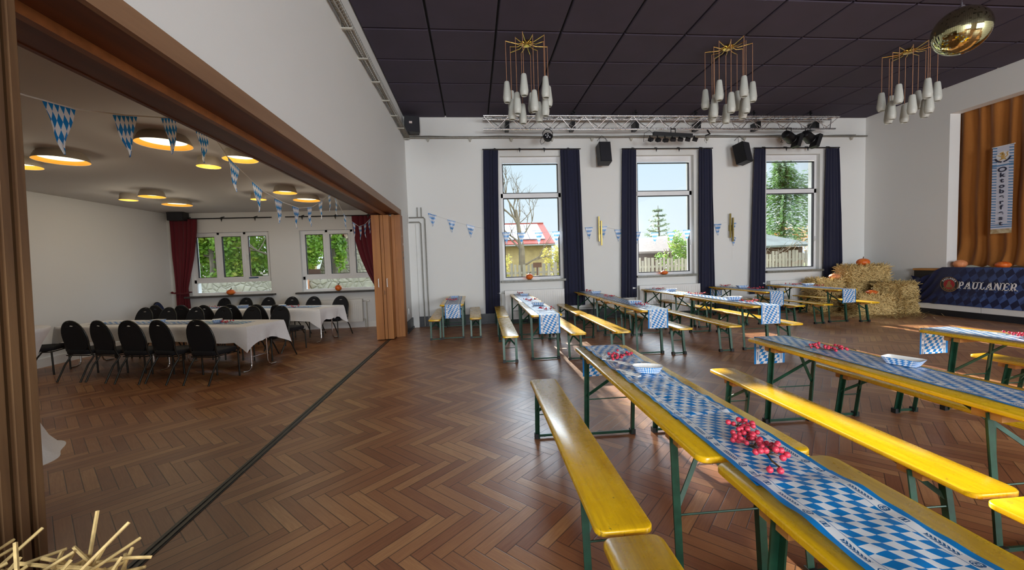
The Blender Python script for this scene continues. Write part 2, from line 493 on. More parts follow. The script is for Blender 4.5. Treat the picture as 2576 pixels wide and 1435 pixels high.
# ------------------------------------------------------------------ room shell
XL, XR, YB, YF, ZC = -1.64, 11.37, 10.65, -6.0, 5.42      # hall
SX, SY, SZ = -7.80, 11.10, 3.153                          # side room: left wall, back wall, ceiling
XP = -2.20                                                # side face of the partition

def wall_holes(mb, axis, t0, t1, a0, a1, z0, z1, holes):
    """box wall; axis 'y' -> runs along x between y=t0..t1; 'x' -> runs along y"""
    cuts = sorted({a0, a1, *[h[0] for h in holes], *[h[1] for h in holes]})
    cuts = [c for c in cuts if a0 <= c <= a1]
    for p, q in zip(cuts, cuts[1:]):
        zs = [(z0, z1)]
        for h in holes:
            if h[0] <= p + 1e-6 and h[1] >= q - 1e-6:
                nz = []
                for (b, t) in zs:
                    if h[2] > b: nz.append((b, min(t, h[2])))
                    if h[3] < t: nz.append((max(b, h[3]), t))
                zs = nz
        for (b, t) in zs:
            if axis == 'y': mb.span((p, t0, b), (q, t1, t))
            else: mb.span((t0, p, b), (t1, q, t))

m = MB(); m.span((SX - .3, YF - .3, -.25), (XR + .3, SY + .3, 0)); struct(m.build('floor', MAT['parquet']))
HW = [(.79, 2.43), (4.52, 6.16), (8.31, 9.95)]
WZ = (1.14, 4.42)
m = MB(); wall_holes(m, 'y', YB, YB + .4, XL, XR + .28, 0, ZC + .1, [(a, b, WZ[0], WZ[1]) for a, b in HW])
struct(m.build('wall_back', MAT['plaster']))
m = MB()
m.span((XP, 9.45, 0), (XL, SY + .35, ZC + .1))
m.span((XP, YF, 2.90), (XL, 9.45, ZC + .1))
m.span((XP, YF, 0), (XL, 1.25, 2.90))
struct(m.build('wall_left', MAT['plaster']))
m = MB(); wall_holes(m, 'x', XR, XR + .28, YF, YB, 0, ZC + .1, [(3.6, 8.6, 0, 4.79)])
struct(m.build('wall_right', MAT['plaster']))
m = MB(); wall_holes(m, 'y', YF - .3, YF, XP, XR + .28, 0, ZC + .1, [(-1.1, 1.9, 1.1, 4.4), (6.4, 8.7, 1.1, 4.4), (9.0, 11.2, 1.1, 4.4)])  # unseen openings added so the rear fill lights can shine in
struct(m.build('wall_front', MAT['plaster']))
# stage house behind the right wall
m = MB()
m.span((14.2, 3.0, 0), (14.4, 9.8, 6)); m.span((XR + .28, 9.6, 0), (14.2, 9.8, 6)); m.span((XR + .28, 3.0, 0), (14.2, 3.2, 6)); m.span((XR + .28, 3.0, 5.8), (14.4, 9.8, 6))
struct(m.build('wall_right', MAT['plaster']))
# side room
SWX = [(-7.29, -5.33), (-4.56, -2.60)]
SWZ = (1.025, 2.647)
m = MB(); wall_holes(m, 'y', SY, SY + .35, SX - .3, XP, 0, SZ + .4, [(a, b, SWZ[0], SWZ[1]) for a, b in SWX])
struct(m.build('wall_back', MAT['plaster_side']))
m = MB(); m.span((SX - .3, 0, 0), (SX, SY, SZ + .4)); struct(m.build('wall_left', MAT['plaster_side']))
m = MB(); m.span((SX - .3, -.3, 0), (XP, 0, SZ + .4)); struct(m.build('wall_front', MAT['plaster_side']))
m = MB(); m.span((SX, 0, SZ), (XP, SY, SZ + .3)); struct(m.build('ceiling', MAT['ceiling_white']))
# hall ceiling of dark square panels with open joints
m = MB()
m.cur = 1; m.span((XL, YF, ZC + .045), (XR, YB, ZC + .3)); m.cur = 0
TX, TY = 1.0888, .971
xs = [XL] + [-.5734 + TX * i for i in range(0, 11)] + [XR]
ys = [YF] + [6.762 + TY * j for j in range(-13, 4)] + [YB]
gp = .017
for a, b in zip(xs, xs[1:]):
    for c, d in zip(ys, ys[1:]):
        if b - a > .06 and d - c > .06:
            e = .012
            x0, x1, y0, y1 = a + gp, b - gp, c + gp, d - gp
            m.rings([[(x0 + e, y0 + e, ZC), (x1 - e, y0 + e, ZC), (x1 - e, y1 - e, ZC), (x0 + e, y1 - e, ZC)][::-1],
                     [(x0, y0, ZC + e), (x1, y0, ZC + e), (x1, y1, ZC + e), (x0, y1, ZC + e)][::-1],
                     [(x0, y0, ZC + .04), (x1, y0, ZC + .04), (x1, y1, ZC + .04), (x0, y1, ZC + .04)][::-1]])
struct(m.build('ceiling', [MAT['tile'], MAT['gap']]))
# skirtings
m = MB(); m.span((XL, YB - .03, 0), (XR, YB, .27)); m.span((XL, YB - .05, 0), (XR, YB - .03, .05)); struct(m.build('baseboard_back', MAT['skirting']))
m = MB(); m.span((XL, 9.55, 0), (XL + .03, YB - .03, .27)); m.span((XL + .03, 9.55, 0), (XL + .05, YB - .05, .05)); struct(m.build('baseboard_left', MAT['skirting']))
m = MB(); m.span((XR - .03, 9.2, 0), (XR, YB - .03, .27)); struct(m.build('baseboard_right', MAT['skirting']))
m = MB(); m.span((SX, SY - .025, 0), (XP, SY, .16)); m.span((SX, .5, 0), (SX + .025, SY - .025, .16)); struct(m.build('baseboard_side', MAT['white_paint']))
# floor rail of the folding wall
m = MB(); m.span((-1.955, 1.3, 0), (-1.875, 9.0, .004)); m.span((-1.945, 1.3, .004), (-1.925, 9.0, .010)); m.span((-1.905, 1.3, .004), (-1.885, 9.0, .010))
struct(m.build('trim_1', M('rail_metal', '35322e', .4, .3, .4, 30)))
# timber portal over the opening
Y0, Y1 = 1.25, 9.45
m = MB()
m.cur = 1; m.span((XL, Y0, 2.775), (XL + .035, Y1 - .03, 2.90)); m.cur = 0
m.span((-1.90, Y0, 2.79), (XL, Y1, 2.90))
m.cur = 2; m.span((-1.945, Y0, 2.735), (-1.90, Y1, 2.90)); m.cur = 0
m.span((XP, Y0, 2.77), (-1.945, Y1, 2.90))
m.span((XP - .03, Y0, 2.765), (XP, Y1, 2.93))
struct(m.build('trim_2', [MAT['beam_wood'], MAT['beam_pale'], M('rail_orange', '8a5630', .4, 0, .2, 14)]))
# far jamb timber
m = MB(); m.span((XL - .10, 9.27, 0), (XL + .03, 9.56, 2.775)); struct(m.build('trim_3', MAT['door_wood']))
m = MB(); m.span((-1.80, 9.24, 0), (-1.74, 9.45, 2.78)); struct(m.build('trim_4', MAT['door_wood']))
# folded panels, far end
d = thing('door_1', None, None, kind='structure')
m = MB(); m.span((-2.16, 8.90, .02), (-1.995, 8.945, 2.73)); m.span((-2.16, 8.945, .02), (-2.0, 9.40, 2.73)); p = m.build('panel', MAT['door_wood'], d)
m = MB(); m.span((-1.985, 8.92, .02), (-1.925, 9.38, 2.73)); m.build('panel', MAT['door_wood'], d)
m = MB(); m.span((-1.918, 8.93, .02), (-1.80, 9.24, 2.73)); p3 = m.build('panel', MAT['door_wood'], d)
def dhandle(x, y, par):
    m = MB(); m.tube([(x, y, 1.17), (x, y - .035, 1.17), (x, y - .035, 1.35), (x, y, 1.35)], .009, 8); m.build('handle', MAT['white_paint'], par, 40)
dhandle(-2.06, 8.90, p); dhandle(-1.885, 8.93, p3)
m = MB(); m.span((-1.952, 8.912, 1.0), (-1.944, 8.921, 1.09)); m.build('keyhole', MAT['black_metal'], d)
for (yy, zz, mt, r) in ((9.42, 2.30, 'sticker_white', .016), (9.50, 2.12, 'sticker_white', .03), (9.46, 1.93, 'sticker_green', .026), (9.49, 1.80, 'sticker_dark', .034)):
    m = MB(); m.lathe([(r, 0), (r, .002)], 16, (XL + .03, yy, zz), axis=Matrix.Rotation(PI / 2, 3, 'Y'))
    tag(m.build('sticker', MAT[mt], None), {'sticker_green': 'small round green sticker on the wooden door jamb', 'sticker_dark': 'small round dark sticker lowest on the wooden door jamb'}.get(mt, 'tiny pale sticker highest on the wooden door jamb' if r < .02 else 'white and pink sticker on the wooden door jamb above the green one'), 'sticker')
# folded panels, near end: fluted stack of panel edges
d = thing('door_2', None, None, kind='structure')
for k in range(8):
    y1 = 1.58 - k * .052
    m = MB(); m.span((-2.15, y1 - .043, .02), (-1.605, y1, 2.76)); m.span((-1.605, y1 - .034, .02), (-1.597, y1 - .009, 2.76))
    m.v = [(px, py + (pz - .57) * .034, pz) for px, py, pz in m.v]
    m.build('panel', MAT['post_wood'], d)

# ------------------------------------------------------------------ windows
def pane(par, x0, x1, y, z0, z1):
    m = MB(); m.span((x0, y - .004, z0), (x1, y + .004, z1)); m.build('pane', MAT['glass'], par)
def frame_rect(m, x0, x1, z0, z1, w, y0, y1):
    m.span((x0, y0, z0), (x0 + w, y1, z1)); m.span((x1 - w, y0, z0), (x1, y1, z1))
    m.span((x0 + w, y0, z0), (x1 - w, y1, z0 + w)); m.span((x0 + w, y0, z1 - w), (x1 - w, y1, z1))
n = 0
for (a, b) in HW:
    n += 1
    o = thing('window_%d' % n, None, None, kind='structure')
    yf = YB + .12
    m = MB(); frame_rect(m, a, b, WZ[0], WZ[1], .065, yf, yf + .08)
    m.span((a, yf, 3.345), (b, yf + .08, 3.46))
    m.span((a + .06, yf - .012, 4.26), (b - .06, yf, 4.40))
    fr = m.build('frame', MAT['pvc'], o)
    for q in range(3):
        m = MB(); xx = a + .22 + q * .42; m.span((xx, yf - .02, 4.32), (xx + .27, yf - .012, 4.34)); m.build('vent', MAT['pvc'], fr)
    for (z0, z1) in ((1.205, 3.345), (3.46, 4.25)):
        s = MB(); frame_rect(s, a + .065, b - .065, z0, z1, .022, yf + .01, yf + .07); sh = s.build('sash', MAT['seal'], o)
        pane(o, a + .087, b - .087, yf + .04, z0 + .02, z1 - .02)
    m = MB(); m.span((b - .045, yf - .03, 1.95), (b - .025, yf, 2.10)); m.build('handle', MAT['pvc'], o)
    m = MB(); m.span((a - .07, YB - .14, WZ[0] - .055), (b + .03, YB + .13, WZ[0])); m.build('sill', MAT['grey_sill'], o)
    m = MB(); m.span((a, yf + .08, WZ[0] - .02), (b, YB + .45, WZ[0] + .03)); m.build('outer_sill', MAT['white_paint'], o)
for (a, b) in SWX:
    n += 1
    o = thing('window_%d' % n, None, None, kind='structure')
    yf = SY + .10
    m = MB(); frame_rect(m, a, b, SWZ[0], SWZ[1], .055, yf, yf + .08)
    m.span((a, yf, 1.335), (b, yf + .08, 1.42))
    w = (b - a) / 3
    for q in (1, 2): m.span((a + q * w - .03, yf, 1.42), (a + q * w + .03, yf + .08, SWZ[1]))
    m.build('frame', MAT['pvc'], o)
    for q in range(3):
        s = MB(); x0, x1 = a + q * w + (.05 if q == 0 else .03), a + (q + 1) * w - (.05 if q == 2 else .03)
        frame_rect(s, x0, x1, 1.42, SWZ[1] - .05, .055, yf - .012, yf + .06); sh = s.build('sash', MAT['pvc'], o)
        s = MB(); frame_rect(s, x0 + .055, x1 - .055, 1.475, SWZ[1] - .105, .012, yf + .0, yf + .05); s.build('seal', MAT['seal'], sh)
        m = MB(); m.span((x0 + .067, yf + .026, 1.487), (x1 - .067, yf + .034, SWZ[1] - .117)); m.build('pane', MAT['glass'], sh)
        if q == 2:
            m = MB(); m.span((x0 + .02, yf - .045, 1.93), (x0 + .04, yf - .012, 2.07)); m.build('handle', MAT['white_paint'], sh)
            if n == 4:
                m = MB(); m.span((x0 + .03, yf - .02, 1.425), (x0 + .26, yf - .012, 1.455)); m.build('tape_strip', MAT['blue_strip'], sh)
    m = MB(); m.span((a + .055, yf + .026, SWZ[0] + .05), (b - .055, yf + .034, 1.335)); m.build('pane', MAT['glass'], o)
    m = MB(); m.span((a - .12, SY - .16, SWZ[0] - .06), (b + .10 if n == 4 else b + .38, SY + .11, SWZ[0] - .015)); m.build('sill', MAT['dark_sill'], o)
# ------------------------------------------------------------------ beer tables and benches
def rounded(L, W, r, n=5):
    P = []
    for cx, cy, a0 in ((W/2-r, L/2-r, 0), (-W/2+r, L/2-r, 90), (-W/2+r, -L/2+r, 180), (W/2-r, -L/2+r, 270)):
        for k in range(n + 1):
            a = R(a0 + 90 * k / n); P.append((cx + r * math.cos(a), cy + r * math.sin(a)))
    return P
def board(L, W, z0, z1, r=.045, e=.006):
    m = MB()
    A = rounded(L, W, r); I = rounded(L - 2 * e, W - 2 * e, r - e * .5)
    m.rings([[(x, y, z0) for x, y in I], [(x, y, z0 + e) for x, y in A], [(x, y, z1 - e) for x, y in A], [(x, y, z1 - e*.25) for x, y in rounded(L - e, W - e, r - e*.3)], [(x, y, z1) for x, y in I]])
    return m
def make_set(kind):
    tb = kind == 'table'
    H, W, T = (.77, .50, .03) if tb else (.47, .25, .03)
    lx = .215 if tb else .10
    o = thing('beer_table' if tb else 'beer_bench', None, 'table' if tb else 'bench')
    board(2.2, W, H - T, H).build('tabletop' if tb else 'seat', MAT['yellow_paint'], o, 35)
    for s in (-1, 1):
        yt, yb = s * .80, s * .86
        m = MB(); m.span((-W/2 + .03, yt - .055, H - T - .045), (W/2 - .03, yt + .075, H - T)); m.build('batten', MAT['block_wood'], o)
        zt = H - T - .01
        for x in (-lx, lx):
            m = MB()
            # angle-section steel leg
            m.bar((x, yb, .012), (x, yt, zt), .036, .008, (0, 1, 0)); m.bar((x + (.015 if x < 0 else -.015), yb - s*.014, .012), (x + (.015 if x < 0 else -.015), yt - s*.014, zt), .007, .034, (0, 1, 0))
            lg = m.build('leg', MAT['green_steel'], o)
            m = MB(); m.box((x, yb, .022), (.046, .046, .044)); m.build('foot_cap', MAT['dark_cap'], lg)
        m = MB(); m.bar((-lx, yb, .022), (lx, yb, .022), .012, .022); m.build('foot_bar', MAT['green_steel'], o)
        zb = .38 if tb else .26
        f = (zt - zb) / zt
        yk = yb + (yt - yb) * zb / zt
        m = MB(); m.tube([(-lx, yk, zb - .03), (lx, yk, zb - .03)], .005, 6); m.build('cross_rod', MAT['green_steel'], o)
        for x in (-lx, lx):
            m = MB(); m.bar((x, yk, zb), (-x * .55, yt - s * (.22 if tb else .15), H - T - .012), .026, .006, (0, 1, 0)); m.build('brace', MAT['green_steel'], o)
    return o
TABLE = make_set('table'); BENCH = make_set('bench')
first = {'t': True, 'b': True}
def place(kind, x, ymid, label, group, rz=0.0):
    pr = TABLE if kind == 't' else BENCH
    o = pr if first[kind] else copy_tree(pr)
    first[kind] = False
    o.location = (x, ymid, 0); o.rotation_euler = (0, 0, R(rz)); o['label'] = label; o['group'] = group
    return o
GT, GB = 'beer tables in rows across the hall', 'beer benches beside the tables'
# tables: x centre, y centre
T = 't'; B = 'b'
place(T, -.49, 9.53, 'short run of one beer table standing alone beside the tall heating pipes', GT)
place(T, 1.18, 9.50, 'far beer table under the first hall window, its end near the radiator', GT)
place(T, 1.135, 7.25, 'near beer table of the row below the first window, pale glare and hanging runner', GT, -.8)
place(T, 2.935, 9.50, 'far table of the row standing just right of the first window', GT)
place(T, 2.90, 7.23, 'near table of the row just right of the first window, one leg lit bright green', GT, -.6)
place(T, 4.79, 9.50, 'far table of the row below the second hall window', GT)
place(T, 4.73, 7.13, 'near table of the row below the second window, hanging runner at its end', GT, -.6)
place(T, 6.70, 9.38, 'single beer table right of the second window, before the white wall strip', GT)
place(T, 8.28, 9.20, 'single beer table under the third window, nearest the straw bales', GT)
place(T, 1.163, 2.61, 'foreground beer table with the big red berry sprig and crumpled runner, far half', GT, -1.0)
place(T, 1.155, .37, 'foreground beer table running out of the bottom edge of the picture', GT, -1.0)
place(T, 2.90, 2.60, 'beer table in the middle of the foreground with a checked paper tray on it', GT, -1.5)
place(T, 4.81, 2.60, 'beer table cut off by the right edge, a berry sprig at the picture edge', GT)
# benches
place(B, -.86, 9.47, 'short-looking yellow bench left of the lone table by the heating pipes', GB)
place(B, 0.0, 9.47, 'short-looking yellow bench right of the lone table by the heating pipes', GB)
place(B, .61, 9.48, 'far bench left of the row below the first window, its end by the dark curtain', GB, -1.5)
place(B, .555, 7.18, 'bench with white sky glare left of the row below the first window', GB, -1.2)
place(B, 1.60, 9.45, 'far bench on the right of the row below the first window, mostly behind the table', GB)
place(B, 1.595, 7.13, 'bench with a sunlit orange end right of the row below the first window', GB)
place(B, 2.28, 9.35, 'far bench on the left of the row right of the first window', GB, -1)
place(B, 2.30, 7.10, 'bench with a sunlit yellow end left of the row right of the first window', GB)
place(B, 3.34, 9.40, 'far bench on the right of the row right of the first window, behind its table', GB)
place(B, 3.33, 7.10, 'bench with a blue-white glare end right of the row beside the first window', GB)
place(B, 4.15, 9.40, 'far bench on the left of the row below the second window', GB)
place(B, 4.16, 7.10, 'olive shaded bench on the left of the row below the second window', GB)
place(B, 5.12, 9.35, 'far bench on the right of the row below the second window, by the radiator', GB)
place(B, 5.16, 7.02, 'bench with a bright yellow tip right of the row below the second window', GB)
place(B, 6.08, 9.36, 'bench mostly hidden, left of the single table at the white wall strip', GB)
place(B, 7.05, 9.10, 'bench right of the single table at the white wall strip', GB)
place(B, 7.72, 9.10, 'bench left of the table nearest the straw bales', GB)
place(B, 8.81, 9.07, 'bench right of the table nearest the straw, its tip against the bales', GB)
place(B, .605, 2.65, 'worn yellow bench in the left foreground, sky glare on its far end', GB, -.8)
place(B, .58, .42, 'worn yellow bench end cut off by the bottom edge of the picture', GB, -.8)
place(B, 1.70, 2.60, 'bench hidden behind the foreground table, only sunlit legs showing', GB)
place(B, 2.395, 2.65, 'sunlit yellow bench between the two foreground tables, far half', GB, -2.0)
place(B, 2.33, .42, 'yellow bench end at the lower right edge, butting the sunlit bench', GB, -1.0)
place(B, 3.53, 2.62, 'shaded bench behind the middle foreground table', GB, -1.0)
place(B, 4.18, 2.62, 'bench hidden by the middle foreground table, only its legs showing', GB)
place(B, 5.33, 2.62, 'sunlit yellow bench at the right edge of the picture', GB)

# ------------------------------------------------------------------ table runners
def runner(x0, y0, x1, y1, label, drop0=0.0, drop1=0.0, z=.7725, hw=.165, amp=.003, seed=0, step=.03, nu=12):
    """paper runner from (x0,y0) far to (x1,y1) near; drops hang at the ends"""
    p = Vector((x0, y0, 0)); q = Vector((x1, y1, 0)); L = (q - p).length; t = (q - p) / L; s = Vector((-t.y, t.x, 0))
    tot = drop0 + L + drop1
    ds = []
    for a, b in ((0, drop0), (drop0, drop0 + L), (drop0 + L, tot)):
        if b - a > 1e-6:
            k = max(2, round((b - a) / step)); ds += [a + (b - a) * i / k for i in range(k)]
    ds.append(tot); nv = len(ds) - 1
    def fn(u, v):
        d = ds[min(nv, round(v * nv))]; w = (u - .5) * 2 * hw
        off = Vector((seed * 13.7, seed * 5.1, 0))
        if d <= drop0 and drop0:
            k = drop0 - d
            bulge = .004 * math.sin(w * 30 + seed) * min(1, k * 8)
            return p + s * w - t * (.012 + bulge) + Vector((0, 0, z - k))
        if d >= drop0 + L - 1e-6 and drop1:
            k = d - drop0 - L
            bulge = .005 * math.sin(w * 26 + seed) * min(1, k * 8)
            return q + s * w + t * (.012 + bulge) + Vector((0, 0, z - k))
        e = d - drop0
        pt = p + t * e + s * w
        nz = noise.noise(Vector((pt.x * 9, pt.y * 6, seed))) + .55 * noise.noise(Vector((pt.x * 22, pt.y * 14, seed + 9)))
        ed = min(1, e / .06, (L - e) / .06)
        return pt + Vector((0, 0, z + max(0, amp * (.9 + nz * 1.6)) * ed))
    m = MB(); m.grid(fn, nu, nv, lambda u, v: ((u - .5) * 2 * hw, ds[min(nv, round(v * nv))] + seed * .07))
    return tag(m.build('table_runner', MAT['runner'], None, 60), label, 'table runner', 'blue and white lozenge paper runners on the tables')
runner(-.49, 10.55, -.47, 8.425, 'blue and white lozenge runner on the lone table by the heating pipes', 0, .29, seed=1)
runner(1.19, 10.55, 1.155, 6.145, 'blue and white lozenge runner on the row below the first window', 0, .30, seed=2)
runner(2.95, 10.55, 2.92, 6.13, 'blue and white lozenge runner on the row right of the first window', 0, .30, seed=3)
runner(4.80, 10.55, 4.77, 6.02, 'blue and white lozenge runner on the row below the second window', 0, .30, seed=4)
runner(6.70, 10.49, 6.70, 8.27, 'lozenge runner hanging from both ends of the single table by the white wall strip', .27, .31, seed=5)
runner(8.28, 10.31, 8.28, 8.09, 'blue and white lozenge runner on the table nearest the straw bales', .22, .30, seed=6)
runner(1.18, 3.72, 1.16, 1.90, 'crumpled lozenge runner piece on the foreground table, hanging off its far end', .30, 0, amp=.010, seed=7, step=.018, nu=22)
runner(1.165, 1.96, 1.135, 1.28, 'middle piece of lozenge runner under the big berry sprig on the foreground table', 0, 0, z=.7765, amp=.004, seed=8, step=.018, nu=22)
runner(1.14, 1.34, 1.10, -.35, 'nearest piece of lozenge runner, running out of the bottom of the picture', 0, 0, z=.7795, amp=.007, seed=9, step=.018, nu=22)
runner(2.95, 3.72, 2.90, 1.50, 'blue and white lozenge runner on the middle foreground table', .28, 0, amp=.003, seed=10, step=.02, nu=16)
runner(4.81, 3.72, 4.81, 1.50, 'blue and white lozenge runner on the table at the right picture edge', .28, 0, amp=.003, seed=11)

# ------------------------------------------------------------------ berries, trays, cutlery
def sprig(x, y, z, rz, L, nb, label, br=.0105, near=False, seed=0):
    r = random.Random(seed)
    o = thing('berry_sprig', label, 'berry sprig', (x, y, z), rz, 'red berry sprigs on the tables')
    m = MB()
    st = [(0, -L * .5 + L * k / 8, .012 + .012 * math.sin(k * 1.1)) for k in range(9)]
    st = [(p[0] + .012 * math.sin(k * 1.7 + seed), p[1], p[2]) for k, p in enumerate(st)]
    m.tube(st, [.0035] * 4 + [.003] * 5, 6)
    pos = []
    for k in range(nb):
        f = .25 + .75 * (k / nb)
        c = Vector(st[min(8, int(f * 8))]); side = r.choice((-1, 1))
        e = c + Vector((side * r.uniform(.006, .062), r.uniform(-.035, .035), r.uniform(.0, .028)))
        e.z = max(e.z, br + .001)
        for _ in range(12):
            if all((e - q).length > br * 1.5 for q in pos): break
            e += Vector((r.uniform(-.016, .016), r.uniform(-.022, .022), r.uniform(0, .008)))
        pos.append(e)
        if k % 2 == 0 or near: m.tube([c, (c + e) / 2 + Vector((0, 0, .006)), e], .0014, 4)
    m.build('stem', MAT['stem'], o)
    if near:
        b0 = MB(); b0.blob((0, 0, 0), br, 10, 7); ob = None
        for e in pos:
            if ob is None: ob = b0.build('berry', MAT['berry'], o, 60); q = ob
            else:
                q = ob.copy(); COL.objects.link(q); q.parent = o
            q.location = e; s = r.uniform(.85, 1.15); q.scale = (s, s, s)
    else:
        b = MB()
        for e in pos: b.blob(e, br, 7, 5)
        b.build('berry_cluster', MAT['berry'], o, 60)
    return o
ZT = .782
sprig(1.14, 1.535, ZT + .006, R(-10), .42, 54, 'big red berry sprig in the middle of the crumpled foreground runner', .0115, True, 3)
for k, (x, y, z) in enumerate(((1.065, 1.345, ZT + .0145), (1.098, 1.333, ZT + .0145))):
    m = MB(); m.blob((0, 0, 0), .0125, 10, 7); m.lathe([(.002, .011), (.001, .018)], 6)
    tag(m.build('loose_berry', MAT['berry'], None, 60, (x, y, z)), ['loose red berry left of the big sprig stem', 'loose red berry beyond the cut stem end of the big sprig'][k], 'berry')
sprig(1.155, 3.13, ZT + .006, R(120), .30, 24, 'red berry sprig at the far end of the crumpled foreground runner', .011, True, 5)
sprig(2.93, 3.02, ZT, R(60), .34, 30, 'red berry sprig on the middle foreground table', .0105, True, 6)
sprig(4.93, 3.10, ZT, R(80), .32, 30, 'red berry sprig on the table at the right picture edge', .0105, True, 7)
for (x, y, rz, L, nb, lb) in (
    (-.51, 9.25, 70, .32, 24, 'red berry sprig on the lone table by the heating pipes'),
    (1.20, 10.40, 60, .2, 12, 'smallest red berry sprig at the far end of the row below the first window'),
    (1.20, 8.45, 80, .36, 26, 'red berry sprig in the middle of the row below the first window'),
    (1.22, 6.72, 70, .3, 18, 'red berry sprig nearest the hanging end of the row below the first window'),
    (3.03, 10.35, 60, .25, 14, 'red berry sprig at the far end of the row right of the first window'),
    (2.98, 8.55, 50, .3, 18, 'red berry sprig in the middle of the row right of the first window'),
    (2.93, 6.70, 60, .28, 16, 'red berry sprig beside the tray near the hanging end, row right of the first window'),
    (4.86, 10.1, 80, .36, 18, 'red berry sprig at the far end of the row below the second window'),
    (4.84, 8.25, 75, .45, 26, 'red berry sprig in the middle of the row below the second window'),
    (4.76, 6.47, 80, .38, 26, 'red berry sprig nearest the hanging end of the row below the second window'),
    (6.80, 10.2, 80, .34, 20, 'left berry sprig on the single table by the white wall strip'),
    (6.78, 9.0, 85, .5, 30, 'long berry sprig on the single table by the white wall strip'),
    (8.42, 9.75, 85, .5, 26, 'left berry sprig on the table nearest the straw bales'),
    (8.38, 8.95, 80, .25, 12, 'right berry sprig on the table nearest the straw bales'),
    (-4.09, 6.96, 70, .25, 14, 'dark red berry sprig on the front white-clothed table of the side room'),
    (-6.2, 10.16, 70, .25, 10, 'small berry sprig at the left of the rear white-clothed table'),
    (-4.07, 9.43, 70, .25, 10, 'small berry sprig at the right of the rear white-clothed table')):
    sprig(x, y, ZT if x > -2 else .762, R(rz), L, nb, lb, seed=int(abs(x * 31 + y * 7)))
def make_tray(boat=False):
    m = MB()
    L, W, H = (.21, .13, .045)
    def ringat(k, z, n=24):
        P = []
        for i in range(n):
            a = 2 * PI * i / n
            ca, sa = math.cos(a), math.sin(a)
            e = .25 if not boat else .8
            P.append((abs(ca) ** e * math.copysign(1, ca) * W / 2 * k, abs(sa) ** e * math.copysign(1, sa) * L / 2 * k, z))
        return P
    n = 24; lo, hi = ringat(.74, 0), ringat(1.0, H)
    ih, il = ringat(.985, H), ringat(.73, .003)
    o = len(m.v); m.v += lo + hi + ih + il
    per = .55
    for i in range(n):
        k = (i + 1) % n
        m.cur = 0; m.face((o+i, o+k, o+n+k, o+n+i), [(per*i/n, 0), (per*(i+1)/n, 0), (per*(i+1)/n, H), (per*i/n, H)])
        m.cur = 1; m.face((o+n+i, o+n+k, o+2*n+k, o+2*n+i)); m.face((o+2*n+i, o+2*n+k, o+3*n+k, o+3*n+i))
    m.cur = 1; m.face([o + 3*n + i for i in range(n)]); m.face([o + i for i in range(n)][::-1])
    return m.build('paper_tray', [MAT['tray_paper'], MAT['paper_white']])
TRAY = make_tray(); BOAT = make_tray(True)
tused = [False, False]
def tray(x, y, rz, label, boat=False, z=ZT, s=1.0):
    b = BOAT if boat else TRAY
    o = b
    if tused[boat]: o = b.copy(); COL.objects.link(o)
    tused[boat] = True
    o.location = (x, y, z); o.rotation_euler = (0, 0, R(rz)); o.scale = (s, s, s)
    tag(o, label, 'paper tray', 'checked paper food trays on the tables')
tray(1.205, 2.70, 70, 'round-ended checked paper tray on the crumpled foreground runner', True, ZT + .008)
tray(3.02, 2.53, 20, 'square checked paper tray on the middle foreground table', s=1.05)
tray(-.50, 10.1, 80, 'white paper tray at the far end of the lone table by the heating pipes')
tray(1.24, 9.85, 75, 'far paper tray on the row below the first window', s=1.1)
tray(1.20, 7.50, 70, 'near paper tray on the row below the first window', s=1.2)
tray(3.00, 9.65, 80, 'far paper tray on the row right of the first window', s=1.2)
tray(2.93, 7.05, 60, 'near paper tray on the row right of the first window', s=1.2)
tray(4.86, 9.45, 80, 'far paper tray on the row below the second window', s=1.2)
tray(4.79, 6.98, 75, 'near paper tray on the row below the second window', s=1.3)
tray(6.80, 9.55, 80, 'paper tray on the single table by the white wall strip', s=1.3)
tray(8.44, 9.35, 80, 'paper tray on the table nearest the straw bales', s=1.2)
def cutlery(x, y, rz, label):
    m = MB()
    m.rings([[(-.016, -.085, 0), (.016, -.085, 0), (.020, .02, 0), (-.020, .02, 0)], [(-.016, -.085, .006), (.016, -.085, .006), (.020, .02, .010), (-.020, .02, .010)]])
    m.tube([(-.005, -.02, .008), (-.005, .10, .008), (-.006, .125, .006)], .0035, 6); m.tube([(.007, -.02, .008), (.007, .11, .007)], [.0035, .005], 6)
    tag(m.build('cutlery_set', MAT['paper_white'], None, None, (x, y, ZT + .012), R(rz)), label, 'cutlery')
cutlery(1.045, 3.17, -20, 'white wrapped cutlery left of the berries at the far end of the foreground table')
cutlery(1.06, 2.66, 25, 'white wrapped cutlery left of the round-ended tray')
cutlery(1.11, 2.95, 35, 'white cutlery between berries and round-ended tray on the foreground table')
# ------------------------------------------------------------------ curtains and rods
def curtain(name, mat, label, xt, zt, zb, y, n=7, amp=.035, xb=None, group=None, seed=0, axis='x', flip=1, shape=None, nv=26):
    x0, x1 = xt; b0, b1 = xb or xt
    m = MB()
    def fn(u, v):
        z = zt + (zb - zt) * v
        k = v ** .8
        xa = x0 + (b0 - x0) * k; xc = x1 + (b1 - x1) * k
        if shape: xa, xc = shape(v)
        ph = u * n * 2 * PI + .5 * math.sin(v * 3 + seed) + seed
        am = amp * (.55 + .45 * math.sin(u * 9 + seed * 3 + v * 1.2)) * (.6 + .4 * v)
        off = am * math.sin(ph) + .012 * noise.noise(Vector((u * 6, v * 5, seed)))
        x = xa + (xc - xa) * (u + .012 * math.sin(ph * 1.0 + 1))
        return (x, y + off, z) if axis == 'x' else (y + off * flip, x, z)
    th = (0, .012, 0) if axis == 'x' else (.012, 0, 0)
    m.sheet(fn, n * 14, nv, th)
    o = m.build(name, mat, None, 70)
    return tag(o, label, 'curtain', group)
NV = 'dark navy curtains beside the hall windows'
yc = YB - .10
